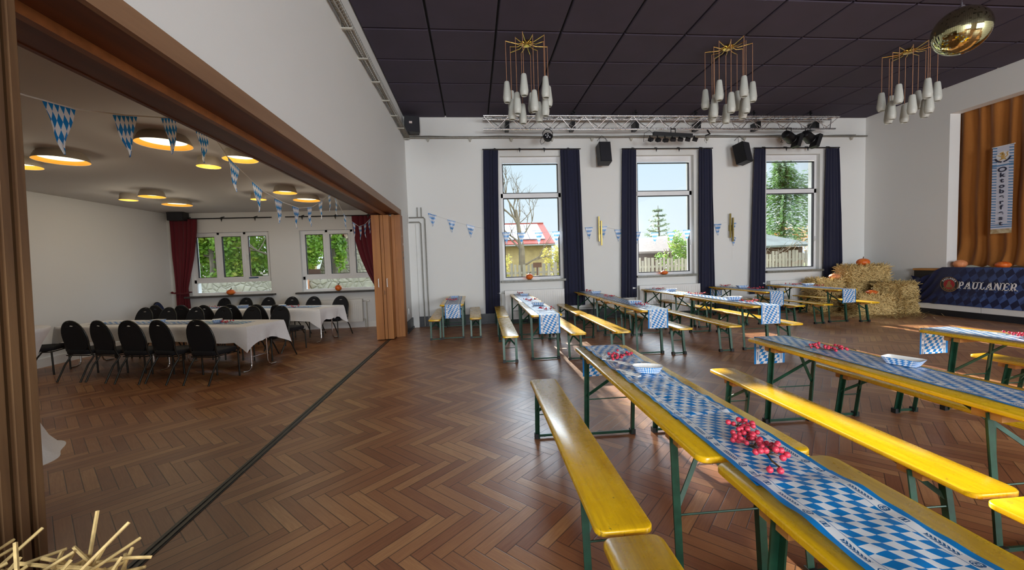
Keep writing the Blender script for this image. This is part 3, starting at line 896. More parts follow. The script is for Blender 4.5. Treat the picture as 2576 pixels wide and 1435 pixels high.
curtain('window_curtain', MAT['navy_velvet'], 'dark navy curtain left of the first hall window', (.36, .75), 4.555, .28, yc, 5, .03, (.27, .66), NV, 1)
curtain('window_curtain', MAT['navy_velvet'], 'dark navy curtain right of the first hall window', (2.40, 2.92), 4.555, .40, yc, 6, .03, (2.42, 2.98), NV, 2)
curtain('window_curtain', MAT['navy_velvet'], 'dark navy curtain left of the second hall window', (4.10, 4.485), 4.55, .55, yc, 5, .03, (4.0, 4.44), NV, 3)
curtain('window_curtain', MAT['navy_velvet'], 'dark navy curtain right of the second hall window', (6.27, 6.635), 4.55, .50, yc, 5, .03, (6.22, 6.70), NV, 4)
curtain('window_curtain', MAT['navy_velvet'], 'dark navy curtain left of the third hall window', (7.885, 8.215), 4.55, .50, yc, 4, .03, (7.74, 8.20), NV, 5)
curtain('window_curtain', MAT['navy_velvet'], 'dark navy curtain right of the third hall window, near the straw bales', (10.04, 10.44), 4.55, .38, yc, 5, .03, (9.98, 10.62), NV, 6)
def rod(x0, x1, z, y, label, nb=4, yw=YB):
    o = thing('curtain_rod', label, 'curtain rod', (x0, y, z), group='black curtain rods over the windows')
    m = MB(); m.tube([(0, 0, 0), (x1 - x0, 0, 0)], .014, 8); m.build('pole', MAT['black_metal'], o, 50)
    for k in range(nb):
        x = (x1 - x0) * (k + .5) / nb
        m = MB(); m.bar((x, 0, .02), (x, yw - y, .05), .02, .02); m.prism([(-.03, .02), (.03, .02), (0, -.09)], -.006, .006, lambda u, v, t: (x + u, t, v)); m.build('bracket', MAT['black_metal'], o)
    return o
rod(.34, 2.95, 4.575, YB - .10, 'black curtain rod over the first hall window')
rod(4.08, 6.66, 4.57, YB - .10, 'black curtain rod over the second hall window')
rod(7.86, 10.46, 4.57, YB - .10, 'black curtain rod over the third hall window')
# ------------------------------------------------------------------ sconces, radiators, pipes
for x, lb in ((3.44, 'pair of offset gold wall bars left of the second hall window'), (7.205, 'pair of offset gold wall bars between second and third hall windows')):
    o = thing('wall_sconce', lb, 'wall lamp', (x, YB, 2.0), group='gold bar wall lamps')
    m = MB(); m.span((-.045, -.10, .11), (-.012, -.06, .78)); m.build('bar', MAT['gold_matte'], o)
    m = MB(); m.span((.008, -.13, 0), (.045, -.09, .66)); m.build('bar', MAT['gold_matte'], o)
    m = MB(); m.span((-.03, -.07, .30), (.03, 0, .46)); m.build('wall_plate', MAT['gold_matte'], o)
def radiator(x0, x1, z0, z1, yw, label, pipe_left=True, depth=.12, ribs=26):
    o = thing('radiator', label, 'radiator', (x0, yw, 0), group='white panel radiators under windows')
    w = x1 - x0; yf = -depth - .03
    m = MB(); m.span((0, yf, z0), (w, -.03, z1))
    for k in range(ribs):
        x = .04 + (w - .08) * (k + .5) / ribs
        m.span((x - .010, yf - .008, z0 + .05), (x + .010, yf, z1 - .05))
    m.build('panel', MAT['white_paint'], o)
    px = -.10 if pipe_left else w + .10
    sx = 1 if pipe_left else -1
    m = MB(); m.tube([(px, -.09, 0), (px, -.09, z1 - .06), (px + sx * .10, -.09, z1 - .06)], .012, 8); m.tube([(px + sx * .05, -.09, 0), (px + sx * .05, -.09, z0 + .06), (px + sx * .10, -.09, z0 + .06)], .012, 8)
    m.build('pipe', MAT['pipe_paint'], o, 50)
    m = MB(); m.tube([(px - sx * .08, -.09, z1 - .06), (px - sx * .01, -.09, z1 - .06)], .025, 10); m.build('valve', MAT['white_paint'], o, 50)
    return o
radiator(.80, 2.40, .10, .87, YB, 'white radiator under the first hall window')
radiator(4.50, 6.24, .12, .865, YB, 'white radiator under the second hall window')
radiator(8.32, 10.06, .12, .855, YB, 'white radiator under the third hall window')
radiator(-4.36, -3.0, .17, .775, SY, 'white radiator under the right window of the side room', False)
m = MB()
m.tube([(-1.40, YB - .035, 3.12), (-1.40, YB - .035, 2.86)], .014, 8); m.tube([(-1.30, YB - .035, 3.12), (-1.30, YB - .035, 2.86)], .014, 8)
m.tube([(-1.62, YB - .05, 2.86), (-1.25, YB - .05, 2.86), (-1.215, YB - .05, 2.82), (-1.215, YB - .05, 0.02)], .016, 8)
m.tube([(-1.62, YB - .05, 2.74), (-1.36, YB - .05, 2.74), (-1.325, YB - .05, 2.70), (-1.325, YB - .05, 0.02)], .016, 8)
tag(m.build('heating_pipe', MAT['steel_grey'], None, 50), 'pair of tall grey heating pipes down the corner by the wooden jamb', 'pipe')
m = MB(); m.span((-1.64, YB - .10, 0), (-1.46, YB, 2.70)); tag(m.build('pipe_casing', MAT['plaster'], None), 'narrow white boxed casing in the corner beside the heating pipes', 'casing')
m = MB(); m.span((XL, 10.0, .42), (XL + .012, 10.08, .56)); m.span((XL + .012, 10.02, .44), (XL + .016, 10.06, .54)); tag(m.build('wall_socket', MAT['white_paint'], None), 'small white wall socket on the wall end beside the wooden jamb', 'socket')
# conduit along the back wall
o = thing('cable_conduit', 'thin cable conduit running along the back wall below the truss', 'conduit', (0, YB, 4.89))
m = MB(); m.tube([(XL + .02, -.06, 0), (XR - .02, -.06, .01)], .022, 8); m.tube([(XL + .02 + k * .6, -.075, .028 + .012 * math.sin(k * 1.9)) for k in range(22)], .009, 6); m.build('tube', MAT['steel_grey'], o, 50)
for k in range(12):
    x = -1.05 + k * 1.085
    m = MB(); m.prism([(-.045, -.02), (.045, -.02), (.012, -.095), (-.012, -.095)], -.06, 0, lambda u, v, t: (x + u, t, v)); m.build('bracket', MAT['pipe_paint'], o)
# wire basket cable tray along the left wall
o = thing('cable_tray', 'wire mesh cable tray running along the top of the white left wall', 'cable tray', (XL, 0, 0))
m = MB()
cx, cz, rr = .085, 4.87, .062
def ctr(y): return cz + (y - 5) * .006
for k in range(8):
    a = R(180 + 25 * k)
    m.tube([(cx + rr * math.cos(a), y, ctr(y) + rr * math.sin(a)) for y in (-2, 4, YB - .05)], .0035, 5)
for k in range(150):
    y = 1.5 + k * .061
    m.tube([(cx + rr * math.cos(R(175 + 31 * q)), y, ctr(y) + rr * math.sin(R(175 + 31 * q))) for q in range(7)], .003, 4)
m.build('wire_basket', MAT['steel_grey'], o)
m = MB()
for q in range(4): m.tube([(cx - .03 + q * .02 + .01 * math.sin(k * 1.3 + q), -2 + k * .9, ctr(-2 + k * .9) - .03 + .01 * math.cos(k + q * 2)) for k in range(15)], .010, 6)
m.build('cable_bundle', M('cable_beige', '9a8d7c', .7), o, 50)
for k in range(8):
    y = 4.9 + k * .8
    m = MB(); m.span((0, y - .02, ctr(y) - .075), (.15, y + .02, ctr(y) - .06)); m.span((0, y - .02, ctr(y) - .06), (.008, y + .02, ctr(y) + .07)); m.build('wall_mount', MAT['pipe_paint'], o)

# ------------------------------------------------------------------ loudspeakers
def speaker(x, y, z, w, d, h, label, rx=-12, rzz=0, hang=True):
    o = thing('loudspeaker', label, 'loudspeaker', (x, y, z), 0, 'black wall loudspeakers')
    rot = Matrix.Rotation(R(rzz), 3, 'Z') @ Matrix.Rotation(R(rx), 3, 'X')
    m = MB(); m.box(rot @ Vector((0, 0, 0)), (w, d, h), rot); m.build('cabinet', MAT['black_plastic'], o)
    m = MB(); m.box(rot @ Vector((0, -d / 2 - .006, 0)), (w * .92, .012, h * .95), rot); m.build('grille', MAT['grille'], o)
    if hang:
        for s in (-1, 1):
            a = rot @ Vector((s * w * .28, 0, h / 2))
            m = MB(); m.tube([a, (a.x, a.y + .02, h / 2 + .16)], .005, 5); m.build('hanger', MAT['black_metal'], o)
        m = MB(); m.tube([rot @ Vector((w * .3, d * .4, h * .4)), (w * .45, .12, h * .7), (.0, .14, h * .95), (-w * .4, .16, h * .72)], .007, 6); m.build('cord', MAT['black_plastic'], o, 50)
    return o
speaker(3.50, 10.30, 4.37, .30, .27, .54, 'black hung loudspeaker left of the second hall window')
speaker(7.35, 10.30, 4.35, .31, .28, .54, 'black hung loudspeaker left of the third hall window, turned sideways', -12, 25)
o = speaker(-1.40, 10.36, 5.12, .36, .24, .38, 'square black loudspeaker in the upper corner under the dark ceiling', 0, 12, False)
m = MB(); m.box((-.01, -.14, .03), (.07, .02, .05)); m.build('label_plate', MAT['sticker_white'], o)
o = speaker(-7.36, 10.88, 3.04, .36, .26, .20, 'black box loudspeaker above the red curtain in the side room', 0, 8, False)

# ------------------------------------------------------------------ truss and stage lights
o = thing('lighting_truss', 'silver lattice lighting truss along the top of the back wall', 'truss', (.38, 10.10, 4.98))
Lt = 9.62
C3 = [(0, .29), (.26, .29), (.13, .0)]
for (yy, zz) in C3:
    m = MB(); m.tube([(0, yy, zz), (Lt, yy, zz)], .024, 10); m.build('chord', MAT['alu'], o, 50)
for (pa, pb, ph) in ((0, 2, 0), (1, 2, .16), (0, 1, .08)):
    m = MB(); nseg = 30; st = Lt / nseg
    for k in range(nseg):
        x0, x1 = k * st, (k + 1) * st
        A, Bq = (C3[pa], C3[pb]) if k % 2 == 0 else (C3[pb], C3[pa])
        m.tube([(min(Lt, x0 + ph), A[0], A[1]), (min(Lt, x1 + ph), Bq[0], Bq[1])], .0095, 6)
    m.build('lattice', MAT['alu'], o, 50)
for k in range(6):
    x = .62 + k * 1.72
    m = MB(); m.span((x - .05, .26, .05), (x + .05, .55, .25)); m.build('wall_mount', MAT['black_metal'], o)
for k in range(5):
    x = 2.3 + k * 1.62
    m = MB(); m.span((x - .015, .0, .30), (x + .015, .03, .44)); m.span((x - .09, .0, .36), (x + .05, .03, .385)); m.build('clamp', MAT['black_metal'], o)
# round LED par lamp
o = thing('par_light', 'small round black LED par lamp with five white lenses under the truss', 'stage light', (1.99, 10.12, 4.74))
ax = Matrix.Rotation(R(62), 3, 'X') @ Matrix.Rotation(R(0), 3, 'Y')
m = MB(); m.lathe([(.05, -.07), (.10, -.05), (.115, .0), (.115, .05), (.105, .055)], 20, (0, 0, 0), axis=ax); b = m.build('housing', MAT['black_plastic'], o, 50)
for k in range(5):
    a = R(72 * k + 20) if k else 0; rr = .06 if k else 0
    m = MB(); m.lathe([(.020, .054), (.017, .066), (.001, .068)], 10, ax @ Vector((rr * math.cos(a), rr * math.sin(a), 0)), axis=ax); m.build('lens', MAT['lens'], o, 50)
m = MB(); m.tube([(-.12, 0, 0), (-.125, 0, .12), (-.06, 0, .20), (.06, 0, .20), (.125, 0, .12), (.12, 0, 0)], .010, 6); m.build('yoke', MAT['black_metal'], o, 50)
m = MB(); m.tube([(-.05, .05, -.05), (-.10, .05, -.12), (-.16, .05, -.16), (-.19, .05, -.08), (-.14, .05, .04)], .006, 6); m.build('cord', MAT['black_plastic'], o, 50)
# LED bar with six heads
o = thing('led_bar', 'black bar with six small spotlight heads hung under the truss', 'stage light', (5.28, 10.10, 4.74))
m = MB(); m.box((0, 0, .05), (1.05, .09, .09), Matrix.Rotation(R(3), 3, 'Y')); m.build('bar', MAT['black_plastic'], o)
for k in range(7):
    x = -.62 + k * .2; rot = Matrix.Rotation(R(38), 3, 'X') @ Matrix.Rotation(R(35 - 12 * k), 3, 'Z')
    m = MB(); m.box((x, -.05, -.085 - (.01 * k if k < 3 else 0)), (.12, .09, .075), rot); m.bar((x, -.02, -.05), (x, 0, .03), .03, .012); h = m.build('head', MAT['black_plastic'], o)
    m = MB(); m.box(Vector((x, -.05, -.085)) + rot @ Vector((0, -.047, 0)), (.10, .006, .055), rot); m.build('lens', MAT['grille'], h)
m = MB(); m.tube([(-.05, 0, .09), (-.05, 0, .2), (.07, 0, .2), (.07, 0, .09)], .012, 6); m.build('yoke', MAT['black_metal'], o, 50)
m = MB(); m.tube([(-.5, .02, .08), (-.62, .02, .17), (-.76, .02, .10), (-.78, .02, -.12), (-.70, .02, -.08)], .006, 6); m.build('cord', MAT['black_plastic'], o, 50)
m = MB(); m.tube([(6.30, 10.22, 4.95), (6.36, 10.2, 4.84), (6.24, 10.2, 4.80)], .022, 6); m.tube([(6.24, 10.2, 4.80), (6.20, 10.2, 4.68), (6.26, 10.2, 4.60), (6.28, 10.2, 4.76)], .005, 5)
tag(m.build('hanging_clamp', MAT['black_metal'], None, 50), 'small black clamp with a hanging cable loop at the middle of the truss', 'clamp')
for x, tl, lb in ((8.55, 18, 'left black par can with barn door turned down under the truss end'), (9.10, 20, 'right black par can with barn door open under the truss end')):
    o = thing('par_can', lb, 'stage light', (x, 10.12, 4.73), 0, 'black par cans under the truss')
    ax = Matrix.Rotation(R(100 + tl * .4), 3, 'Y') @ Matrix.Rotation(R(-25), 3, 'X')
    m = MB(); m.lathe([(.04, -.24), (.10, -.20), (.125, -.10), (.125, .12), (.135, .13), (.135, .15), (.12, .15), (.115, .05)], 18, (0, 0, 0), axis=ax); m.build('can', MAT['black_metal'], o, 40)
    rot = Matrix.Rotation(R(tl), 3, 'Y')
    m = MB(); m.box(rot @ Vector((.24, -.02, -.04)), (.10, .24, .34), rot); m.build('barn_door', MAT['black_plastic'], o)
    m = MB(); m.tube([(-.08, .0, .10), (-.08, 0, .24), (.06, 0, .24), (.06, 0, .10)], .011, 6); m.build('yoke', MAT['black_metal'], o, 50)
    m = MB(); m.tube([(-.2, 0, -.08), (-.24, 0, -.14), (-.16, .02, -.13)], .008, 6); m.build('safety_cord', MAT['black_metal'], o, 50)

# ------------------------------------------------------------------ chandeliers
def make_chandelier():
    o = thing('pendant_chandelier', None, 'chandelier')
    m = MB(); m.lathe([(.03, 0), (.085, -.005), (.095, -.03), (.09, -.055), (.06, -.07), (.012, -.072)], 24, (0, 0, 0)); m.build('hub', MAT['brass'], o, 40)
    for k in range(12):
        a = R(12 + 30 * k); r = .385 if k % 2 == 0 else .295
        c, s = math.cos(a), math.sin(a)
        m = MB(); m.tube([(.085 * c, .085 * s, -.03), (.16 * c, .16 * s, -.055), (r * c, r * s, -.035)], .0075, 6); m.build('arm', MAT['brass'], o, 50)
        zt = -.72 if k % 2 == 0 else -.95
        m = MB(); m.tube([(r * c, r * s, -.03), (r * c, r * s, zt)], .0055, 6); m.build('cord', MAT['copper_cord'], o)
        m = MB(); m.lathe([(.006, .012), (.038, .006), (.047, -.015), (.073, -.26), (.066, -.315), (.050, -.345), (.046, -.34), (.060, -.30), (.066, -.25), (.040, -.02)], 20, (r * c, r * s, zt)); m.build('lamp_shade', MAT['shade_glass'], o, 40)
    return o
CH = make_chandelier()
for k, (x, rz, lb) in enumerate(((1.063, 0, 'left of the three brass chandeliers with white glass pendants'), (4.773, 22, 'middle of the three brass chandeliers with white glass pendants'), (8.436, 8, 'right of the three brass chandeliers, beside the mirror ball'))):
    o = CH if k == 0 else copy_tree(CH)
    o.location = (x, 7.07, ZC + .001); o.rotation_euler = (0, 0, R(rz)); tag(o, lb, 'chandelier', 'brass chandeliers with white glass pendants')
# ------------------------------------------------------------------ mirror ball
o = thing('mirror_ball', 'gold tinted mirror ball hanging from the dark ceiling at the upper right', 'mirror ball', (5.65, 4.19, 4.077))
m = MB(); NB_, MB_ = 100, 50; rb = .25
for j in range(MB_):
    t0, t1 = PI * j / MB_, PI * (j + 1) / MB_
    for i in range(NB_):
        a0, a1 = 2 * PI * i / NB_, 2 * PI * (i + 1) / NB_
        P = [Vector((math.sin(t) * math.cos(a), math.sin(t) * math.sin(a), math.cos(t))) * rb for (t, a) in ((t0, a0), (t1, a0), (t1, a1), (t0, a1))]
        uv = [(i / NB_, j / MB_), (i / NB_, (j + 1) / MB_), ((i + 1) / NB_, (j + 1) / MB_), ((i + 1) / NB_, j / MB_)]
        ob_ = len(m.v)
        if j == 0: m.v += [tuple(P[0]), tuple(P[1]), tuple(P[2])]; m.face((ob_, ob_ + 1, ob_ + 2), [uv[0], uv[1], uv[2]])
        elif j == MB_ - 1: m.v += [tuple(P[0]), tuple(P[1]), tuple(P[3])]; m.face((ob_, ob_ + 1, ob_ + 2), [uv[0], uv[1], uv[3]])
        else: m.v += [tuple(p) for p in P]; m.face((ob_, ob_ + 1, ob_ + 2, ob_ + 3), uv)
m.build('ball', MAT['mirror'], o)
m = MB(); m.lathe([(.03, .24), (.03, .275), (.012, .28), (.012, .31)], 12); m.build('cap', MAT['chrome'], o, 40)
m = MB(); m.tube([(0, 0, .30), (0, 0, ZC - 4.077 - .09)], .004, 6); m.build('chain', MAT['chrome'], o)
m = MB(); m.lathe([(.05, ZC - 4.077 - .10), (.055, ZC - 4.077)], 14); m.build('motor', MAT['black_metal'], o, 40)

# ------------------------------------------------------------------ bunting
def pennant(parent, a, b, drop, seed, curl=.012):
    a, b = Vector(a), Vector(b); w = (b - a).length; t = (b - a) / w
    nrm = t.cross(Vector((0, 0, 1))).normalized()
    m = MB(); nv, nu = 8, 6
    def fn(u, v):
        k = 1 - v * .985
        c = a + t * w * (.5 + (u - .5) * k) + Vector((0, 0, -drop * v))
        return c + nrm * (curl * math.sin(v * 7 + seed) * v + .5 * curl * math.sin(u * 8 + seed * 2 + v * 5) * v)
    m.grid(fn, nu, nv, lambda u, v: ((u - .5) * .21 * (1 - v * .985), -v * .33))
    return m.build('pennant', MAT['pennant'], parent, 60)
def bunting(label, pts, flags, r=.004, drop=.32):
    o = thing('bunting', label, 'bunting', pts[0])
    org = Vector(pts[0])
    P = [Vector(p) - org for p in pts]
    m = MB(); m.tube(P, r, 5); m.build('cord', MAT['paper_white'], o)
    for k, f in enumerate(flags): pennant(o, Vector(f[0]) - org, Vector(f[1]) - org, f[2] if len(f) > 2 else drop, k * 1.7)
    return o
yb = YB - .03
def hx(px, f): return f
HP = [(-1.12, 2.98), (-1.0, 2.93), (-.53, 2.76), (-.05, 2.62), (.39, 2.52), (.74, 2.43), (1.3, 2.40), (1.75, 2.39), (2.25, 2.41), (2.93, 2.47), (3.42, 2.54), (3.6, 2.50), (4.02, 2.40), (4.5, 2.34), (5.0, 2.31), (5.45, 2.31), (5.9, 2.35), (6.5, 2.44), (7.2, 2.56), (7.26, 2.50), (7.27, 1.5)]
HF = [(-1.02, 2.94), (-.53, 2.77), (-.04, 2.63), (.41, 2.53), (.90, 2.42), (1.30, 2.40), (1.77, 2.39), (2.25, 2.41), (3.15, 2.50), (3.55, 2.515), (3.97, 2.415), (4.50, 2.34), (5.0, 2.31), (5.47, 2.315), (5.93, 2.36), (6.84, 2.50), (7.28, 2.52)]
bunting('thin garland of blue and white lozenge pennants strung across the back wall and windows', [(x, yb, z) for x, z in HP],
        [((x - .105, yb, z + (.03 if k < 4 else 0)), (x + .105, yb, z - (.03 if k < 4 else 0)), .32) for k, (x, z) in enumerate(HF)] + [((7.22, yb, 2.18), (7.38, yb, 2.10), .26)], .0022)
SP = [(-2.45, 1.9, 2.62), (-2.75, 2.77, 2.737), (-2.75, 3.15, 2.78), (-2.75, 3.57, 2.89), (-2.75, 3.95, 3.009), (-2.75, 4.18, 3.09), (-2.75, 4.657, 3.10), (-2.75, 4.916, 2.915), (-2.75, 5.139, 2.833), (-2.75, 5.643, 2.666), (-2.75, 6.214, 2.60), (-2.75, 6.749, 2.59), (-2.75, 7.305, 2.69), (-2.75, 7.814, 2.88), (-2.75, 8.33, 3.12), (-2.75, 8.55, 3.035), (-2.74, 9.03, 2.746), (-2.70, 9.4, 2.655), (-2.65, 9.75, 2.58), (-2.63, 10.2, 2.67), (-2.60, 10.7, 2.88)]
SF = [((-2.75, 2.93, 2.755), (-2.75, 3.154, 2.775)), ((-2.75, 3.451, 2.85), (-2.75, 3.687, 2.92)), ((-2.75, 3.952, 3.005), (-2.75, 4.18, 3.085)), ((-2.75, 4.40, 3.06), (-2.75, 4.62, 3.085)),
      ((-2.75, 4.92, 2.91), (-2.75, 5.14, 2.83)), ((-2.75, 5.40, 2.735), (-2.75, 5.643, 2.665)), ((-2.75, 5.955, 2.612), (-2.75, 6.19, 2.602)), ((-2.75, 6.507, 2.585), (-2.75, 6.749, 2.592)), ((-2.75, 7.064, 2.647), (-2.75, 7.28, 2.69)), ((-2.75, 7.58, 2.80), (-2.75, 7.80, 2.885)), ((-2.75, 8.10, 3.02), (-2.75, 8.25, 3.08)),
      ((-2.75, 8.47, 3.06), (-2.75, 8.62, 2.98)), ((-2.74, 8.95, 2.79), (-2.73, 9.1, 2.72)), ((-2.69, 9.4, 2.65), (-2.67, 9.55, 2.61)), ((-2.65, 9.72, 2.585), (-2.64, 9.95, 2.61)), ((-2.63, 10.1, 2.65), (-2.62, 10.3, 2.70)), ((-2.61, 10.45, 2.76), (-2.60, 10.65, 2.86))]
bunting('garland of shiny blue and white lozenge pennants hung from the side room ceiling', SP, SF, .005, .33)
# ------------------------------------------------------------------ pumpkins
def pumpkin(x, y, z, r, label, k=.72, pale=False, stalk=True, rz=0):
    o = thing('pumpkin', label, 'pumpkin', (x, y, z), rz, 'small orange pumpkins')
    m = MB(); m.blob((0, 0, r * k), (r, r, r * k), 30, 12, lambda a, th: 1 - .07 * abs(math.cos(a * 5)) ** 3); m.build('body', MAT['pumpkin_pale' if pale else 'pumpkin'], o, 80)
    if stalk:
        m = MB(); m.tube([(0, 0, r * k * 1.9), (.008, 0, r * k * 1.9 + .03), (.025, 0, r * k * 1.9 + .05)], [.014, .010, .012], 6); m.build('stalk', MAT['stem'], o, 50)
    return o
pumpkin(1.485, YB - .04, WZ[0] + .001, .095, 'orange pumpkin on the sill of the first hall window', .85)
pumpkin(5.26, YB - .04, WZ[0] + .001, .10, 'flat orange pumpkin on the sill of the second hall window', .58)
pumpkin(-6.33, SY - .05, SWZ[0] - .014, .10, 'orange pumpkin on the left window sill of the side room', .72)
o = pumpkin(-3.62, SY - .05, SWZ[0] - .014, .085, 'taller orange pumpkin with a dry twig stalk on the right sill of the side room', .95)
m = MB(); m.tube([(0, 0, .16), (.02, 0, .20), (.06, 0, .215)], .006, 5); m.tube([(.01, 0, .18), (-.03, 0, .215)], .005, 5); m.tube([(.02, 0, .2), (.03, 0, .26)], .004, 5); m.build('twig', MAT['stem'], o)

# ------------------------------------------------------------------ straw bales
def bale(c, size, label, n, seed, rz=0, long=.21, wd=.0055, tube=False, dims=None, top_only=False):
    r = random.Random(seed); m = MB()
    sx, sy, sz = size[0] / 2, size[1] / 2, size[2] / 2
    m.cur = 1
    m.rings([[(sx * a * k, sy * b * k, z) for a, b in ((-1, -1), (0, -1), (1, -1), (1, 0), (1, 1), (0, 1), (-1, 1), (-1, 0))] for z, k in ((0, .90), (sz * .3, .95), (sz, .94), (sz * 1.7, .93), (sz * 2 - .02, .84))])
    m.cur = 0
    A = [('x', 1, sy * sz), ('x', -1, sy * sz), ('y', 1, sx * sz), ('y', -1, sx * sz), ('z', 1, sx * sy)]
    if top_only: A = [('z', 1, sx * sy), ('x', 1, sy * sz * .7), ('y', 1, sx * sz * .7)]
    tot = sum(a[2] for a in A)
    for _ in range(int(n * (1 if tube else 1.7))):
        q = r.random() * tot
        for ax, sg, w in A:
            q -= w
            if q <= 0: break
        u, v = r.uniform(-1, 1), r.uniform(-1, 1)
        if ax == 'x': p = Vector((sg * sx * .97, u * sy, sz + v * sz)); nn = Vector((sg, 0, 0))
        elif ax == 'y': p = Vector((u * sx, sg * sy * .97, sz + v * sz)); nn = Vector((0, sg, 0))
        else: p = Vector((u * sx * .97, v * sy * .97, sz * 2 - .01)); nn = Vector((0, 0, 1))
        d = Vector((r.gauss(0, 1), r.gauss(0, 1), r.gauss(0, .8))); d -= nn * d.dot(nn); 
        if d.length < .1: continue
        d.normalize(); d = (d + nn * abs(r.gauss(0, .55))).normalized()
        L = long * r.uniform(.35, 1.1); a = p - d * L * .35; b = p + d * L * .65
        if b.z < .002: b.z = .002
        if a.z < .002: a.z = .002
        if tube: m.tube([a, (a + b) / 2 + nn * .008, b], wd, 5)
        else:
            sd = d.cross(nn).normalized() * wd * r.uniform(.7, 1.3)
            m.add([a - sd, a + sd, b + sd, b - sd], [(0, 1, 2, 3)])
    return tag(m.build('straw_bale', [MAT['straw'], MAT['straw_core']], None, None, c, R(rz)), label, 'straw bale', 'straw bales')
bale((10.45, 9.85, .80), (.98, .50, .40), 'topmost straw bale of the pile, a pumpkin on it', 2600, 1, -8)
bale((10.35, 9.95, .40), (.98, .50, .40), 'middle straw bale of the pile, under the topmost one', 1800, 2, 6)
bale((10.35, 9.95, 0), (1.0, .50, .40), 'bottom straw bale at the back of the pile', 900, 3)
bale((10.72, 9.15, 0), (.62, .55, .40), 'lower straw bale on the right of the pile, beside the blue banner', 1700, 4, 20)
bale((10.70, 9.18, .40), (.62, .52, .36), 'upper straw bale on the right of the pile, touching the blue banner', 2000, 5, 12)
bale((9.50, 10.05, 0), (.62, .5, .45), 'lower straw bale on the left of the pile, behind the hanging runner', 900, 6, 5)
bale((9.52, 10.05, .45), (.66, .5, .42), 'upper straw bale on the left of the pile, a pumpkin resting on it', 1500, 7, -6)
bale((9.88, 9.12, 0), (.72, .50, .50), 'front straw bale of the pile, pale cut ends showing', 2600, 8, -14)
pumpkin(10.42, 9.78, 1.205, .15, 'largest pumpkin, on top of the straw pile', .70, rz=.4)
pumpkin(9.72, 9.92, .872, .125, 'pale orange pumpkin on the left straw bale', .62, True)
pumpkin(9.93, 9.08, .502, .125, 'flat bright orange pumpkin on the front straw bale', .50)
r = random.Random(11); m = MB()
for _ in range(2600):
    a = r.random() * 2 * PI; d = abs(r.gauss(0, .5)); x = 10.15 + 1.0 * math.cos(a) * (.7 + d); y = 9.25 + .55 * math.sin(a) * (.8 + d)
    if y > 10.4 or x > 11.05: continue
    an = r.random() * PI; L = r.uniform(.04, .13); u = Vector((math.cos(an), math.sin(an), r.uniform(-.25, .25))); v = Vector((-u.y, u.x, 0)) * .004
    m.quad((x, y, .006 + L * .1 + r.random() * .02), u * L, v)
tag(m.build('loose_straw', MAT['straw'], None), 'loose straw scattered on the floor around the bales', 'straw', kind='stuff')
bale((-1.24, .80, 0), (.44, .80, .80), 'straw bale in the lower left corner, stalks poking into view', 520, 21, 0, .26, .0048, True, top_only=True)

# ------------------------------------------------------------------ stage
STG = o = thing('stage', 'low stage on the right with dark kickboard and white fascia strip', 'stage', (11.14, 6.4, 0))
m = MB(); m.span((0, -2.78, 1.08), (.225, 2.75, 1.13)); m.span((.225, -2.78, 1.08), (3.04, 2.18, 1.13)); m.build('stage_floor', MAT['block_wood'], o)
m = MB(); m.span((.04, -2.78, 0), (.10, 2.75, 1.08)); m.build('front_board', MAT['black_plastic'], o)
for k in range(4):
    m = MB(); m.span((0, -2.9 + k * 1.42, .145), (.04, -2.9 + (k + 1) * 1.42 - .012, .275)); m.build('fascia_strip', MAT['white_paint'], o)
m = MB(); m.span((0, -2.9, 0), (.04, 2.75, .14)); m.build('kickboard', MAT['skirting'], o)
# blue brewery banner
o = thing('stage_banner', 'dark blue stage front banner with white PAULANER lettering and round emblem', 'banner', (11.10, 8.5, .27))
m = MB()
def ban(u, v):
    yy = 9.15 - u * 4.2        # world Y
    if yy > 8.95: top = .88 + (yy - 8.95) * .35
    elif yy > 8.50: top = 1.165 - (yy - 8.50) / .45 * .285
    else: top = 1.165
    z = .275 + (top - .275) * v
    wv = .012 * math.sin(yy * 7 + v * 4) + .010 * noise.noise(Vector((yy * 3, v * 4, 2)))
    if yy > 8.45: wv += .05 * math.sin((yy * 1.4 + v * 1.2) * 16) * min(1, (yy - 8.45) * 3)
    return (.022 + wv * .6, yy - 8.5, z - .27)
m.grid(ban, 150, 22, lambda u, v: (u * 4.2, v * .9))
m.build('cloth', MAT['banner_blue'], o, 70)
def arc(cx, cz, rx, rz, ix, iz, a0, a1, n=10):
    return [[(cx + rx * math.cos(R(a0 + (a1 - a0) * k / n)), cz + rz * math.sin(R(a0 + (a1 - a0) * k / n))), (cx + rx * math.cos(R(a0 + (a1 - a0) * (k + 1) / n)), cz + rz * math.sin(R(a0 + (a1 - a0) * (k + 1) / n))),
             (cx + ix * math.cos(R(a0 + (a1 - a0) * (k + 1) / n)), cz + iz * math.sin(R(a0 + (a1 - a0) * (k + 1) / n))), (cx + ix * math.cos(R(a0 + (a1 - a0) * k / n)), cz + iz * math.sin(R(a0 + (a1 - a0) * k / n)))] for k in range(n)]
def rc(a, b, c, d): return [(a, b), (c, b), (c, d), (a, d)]
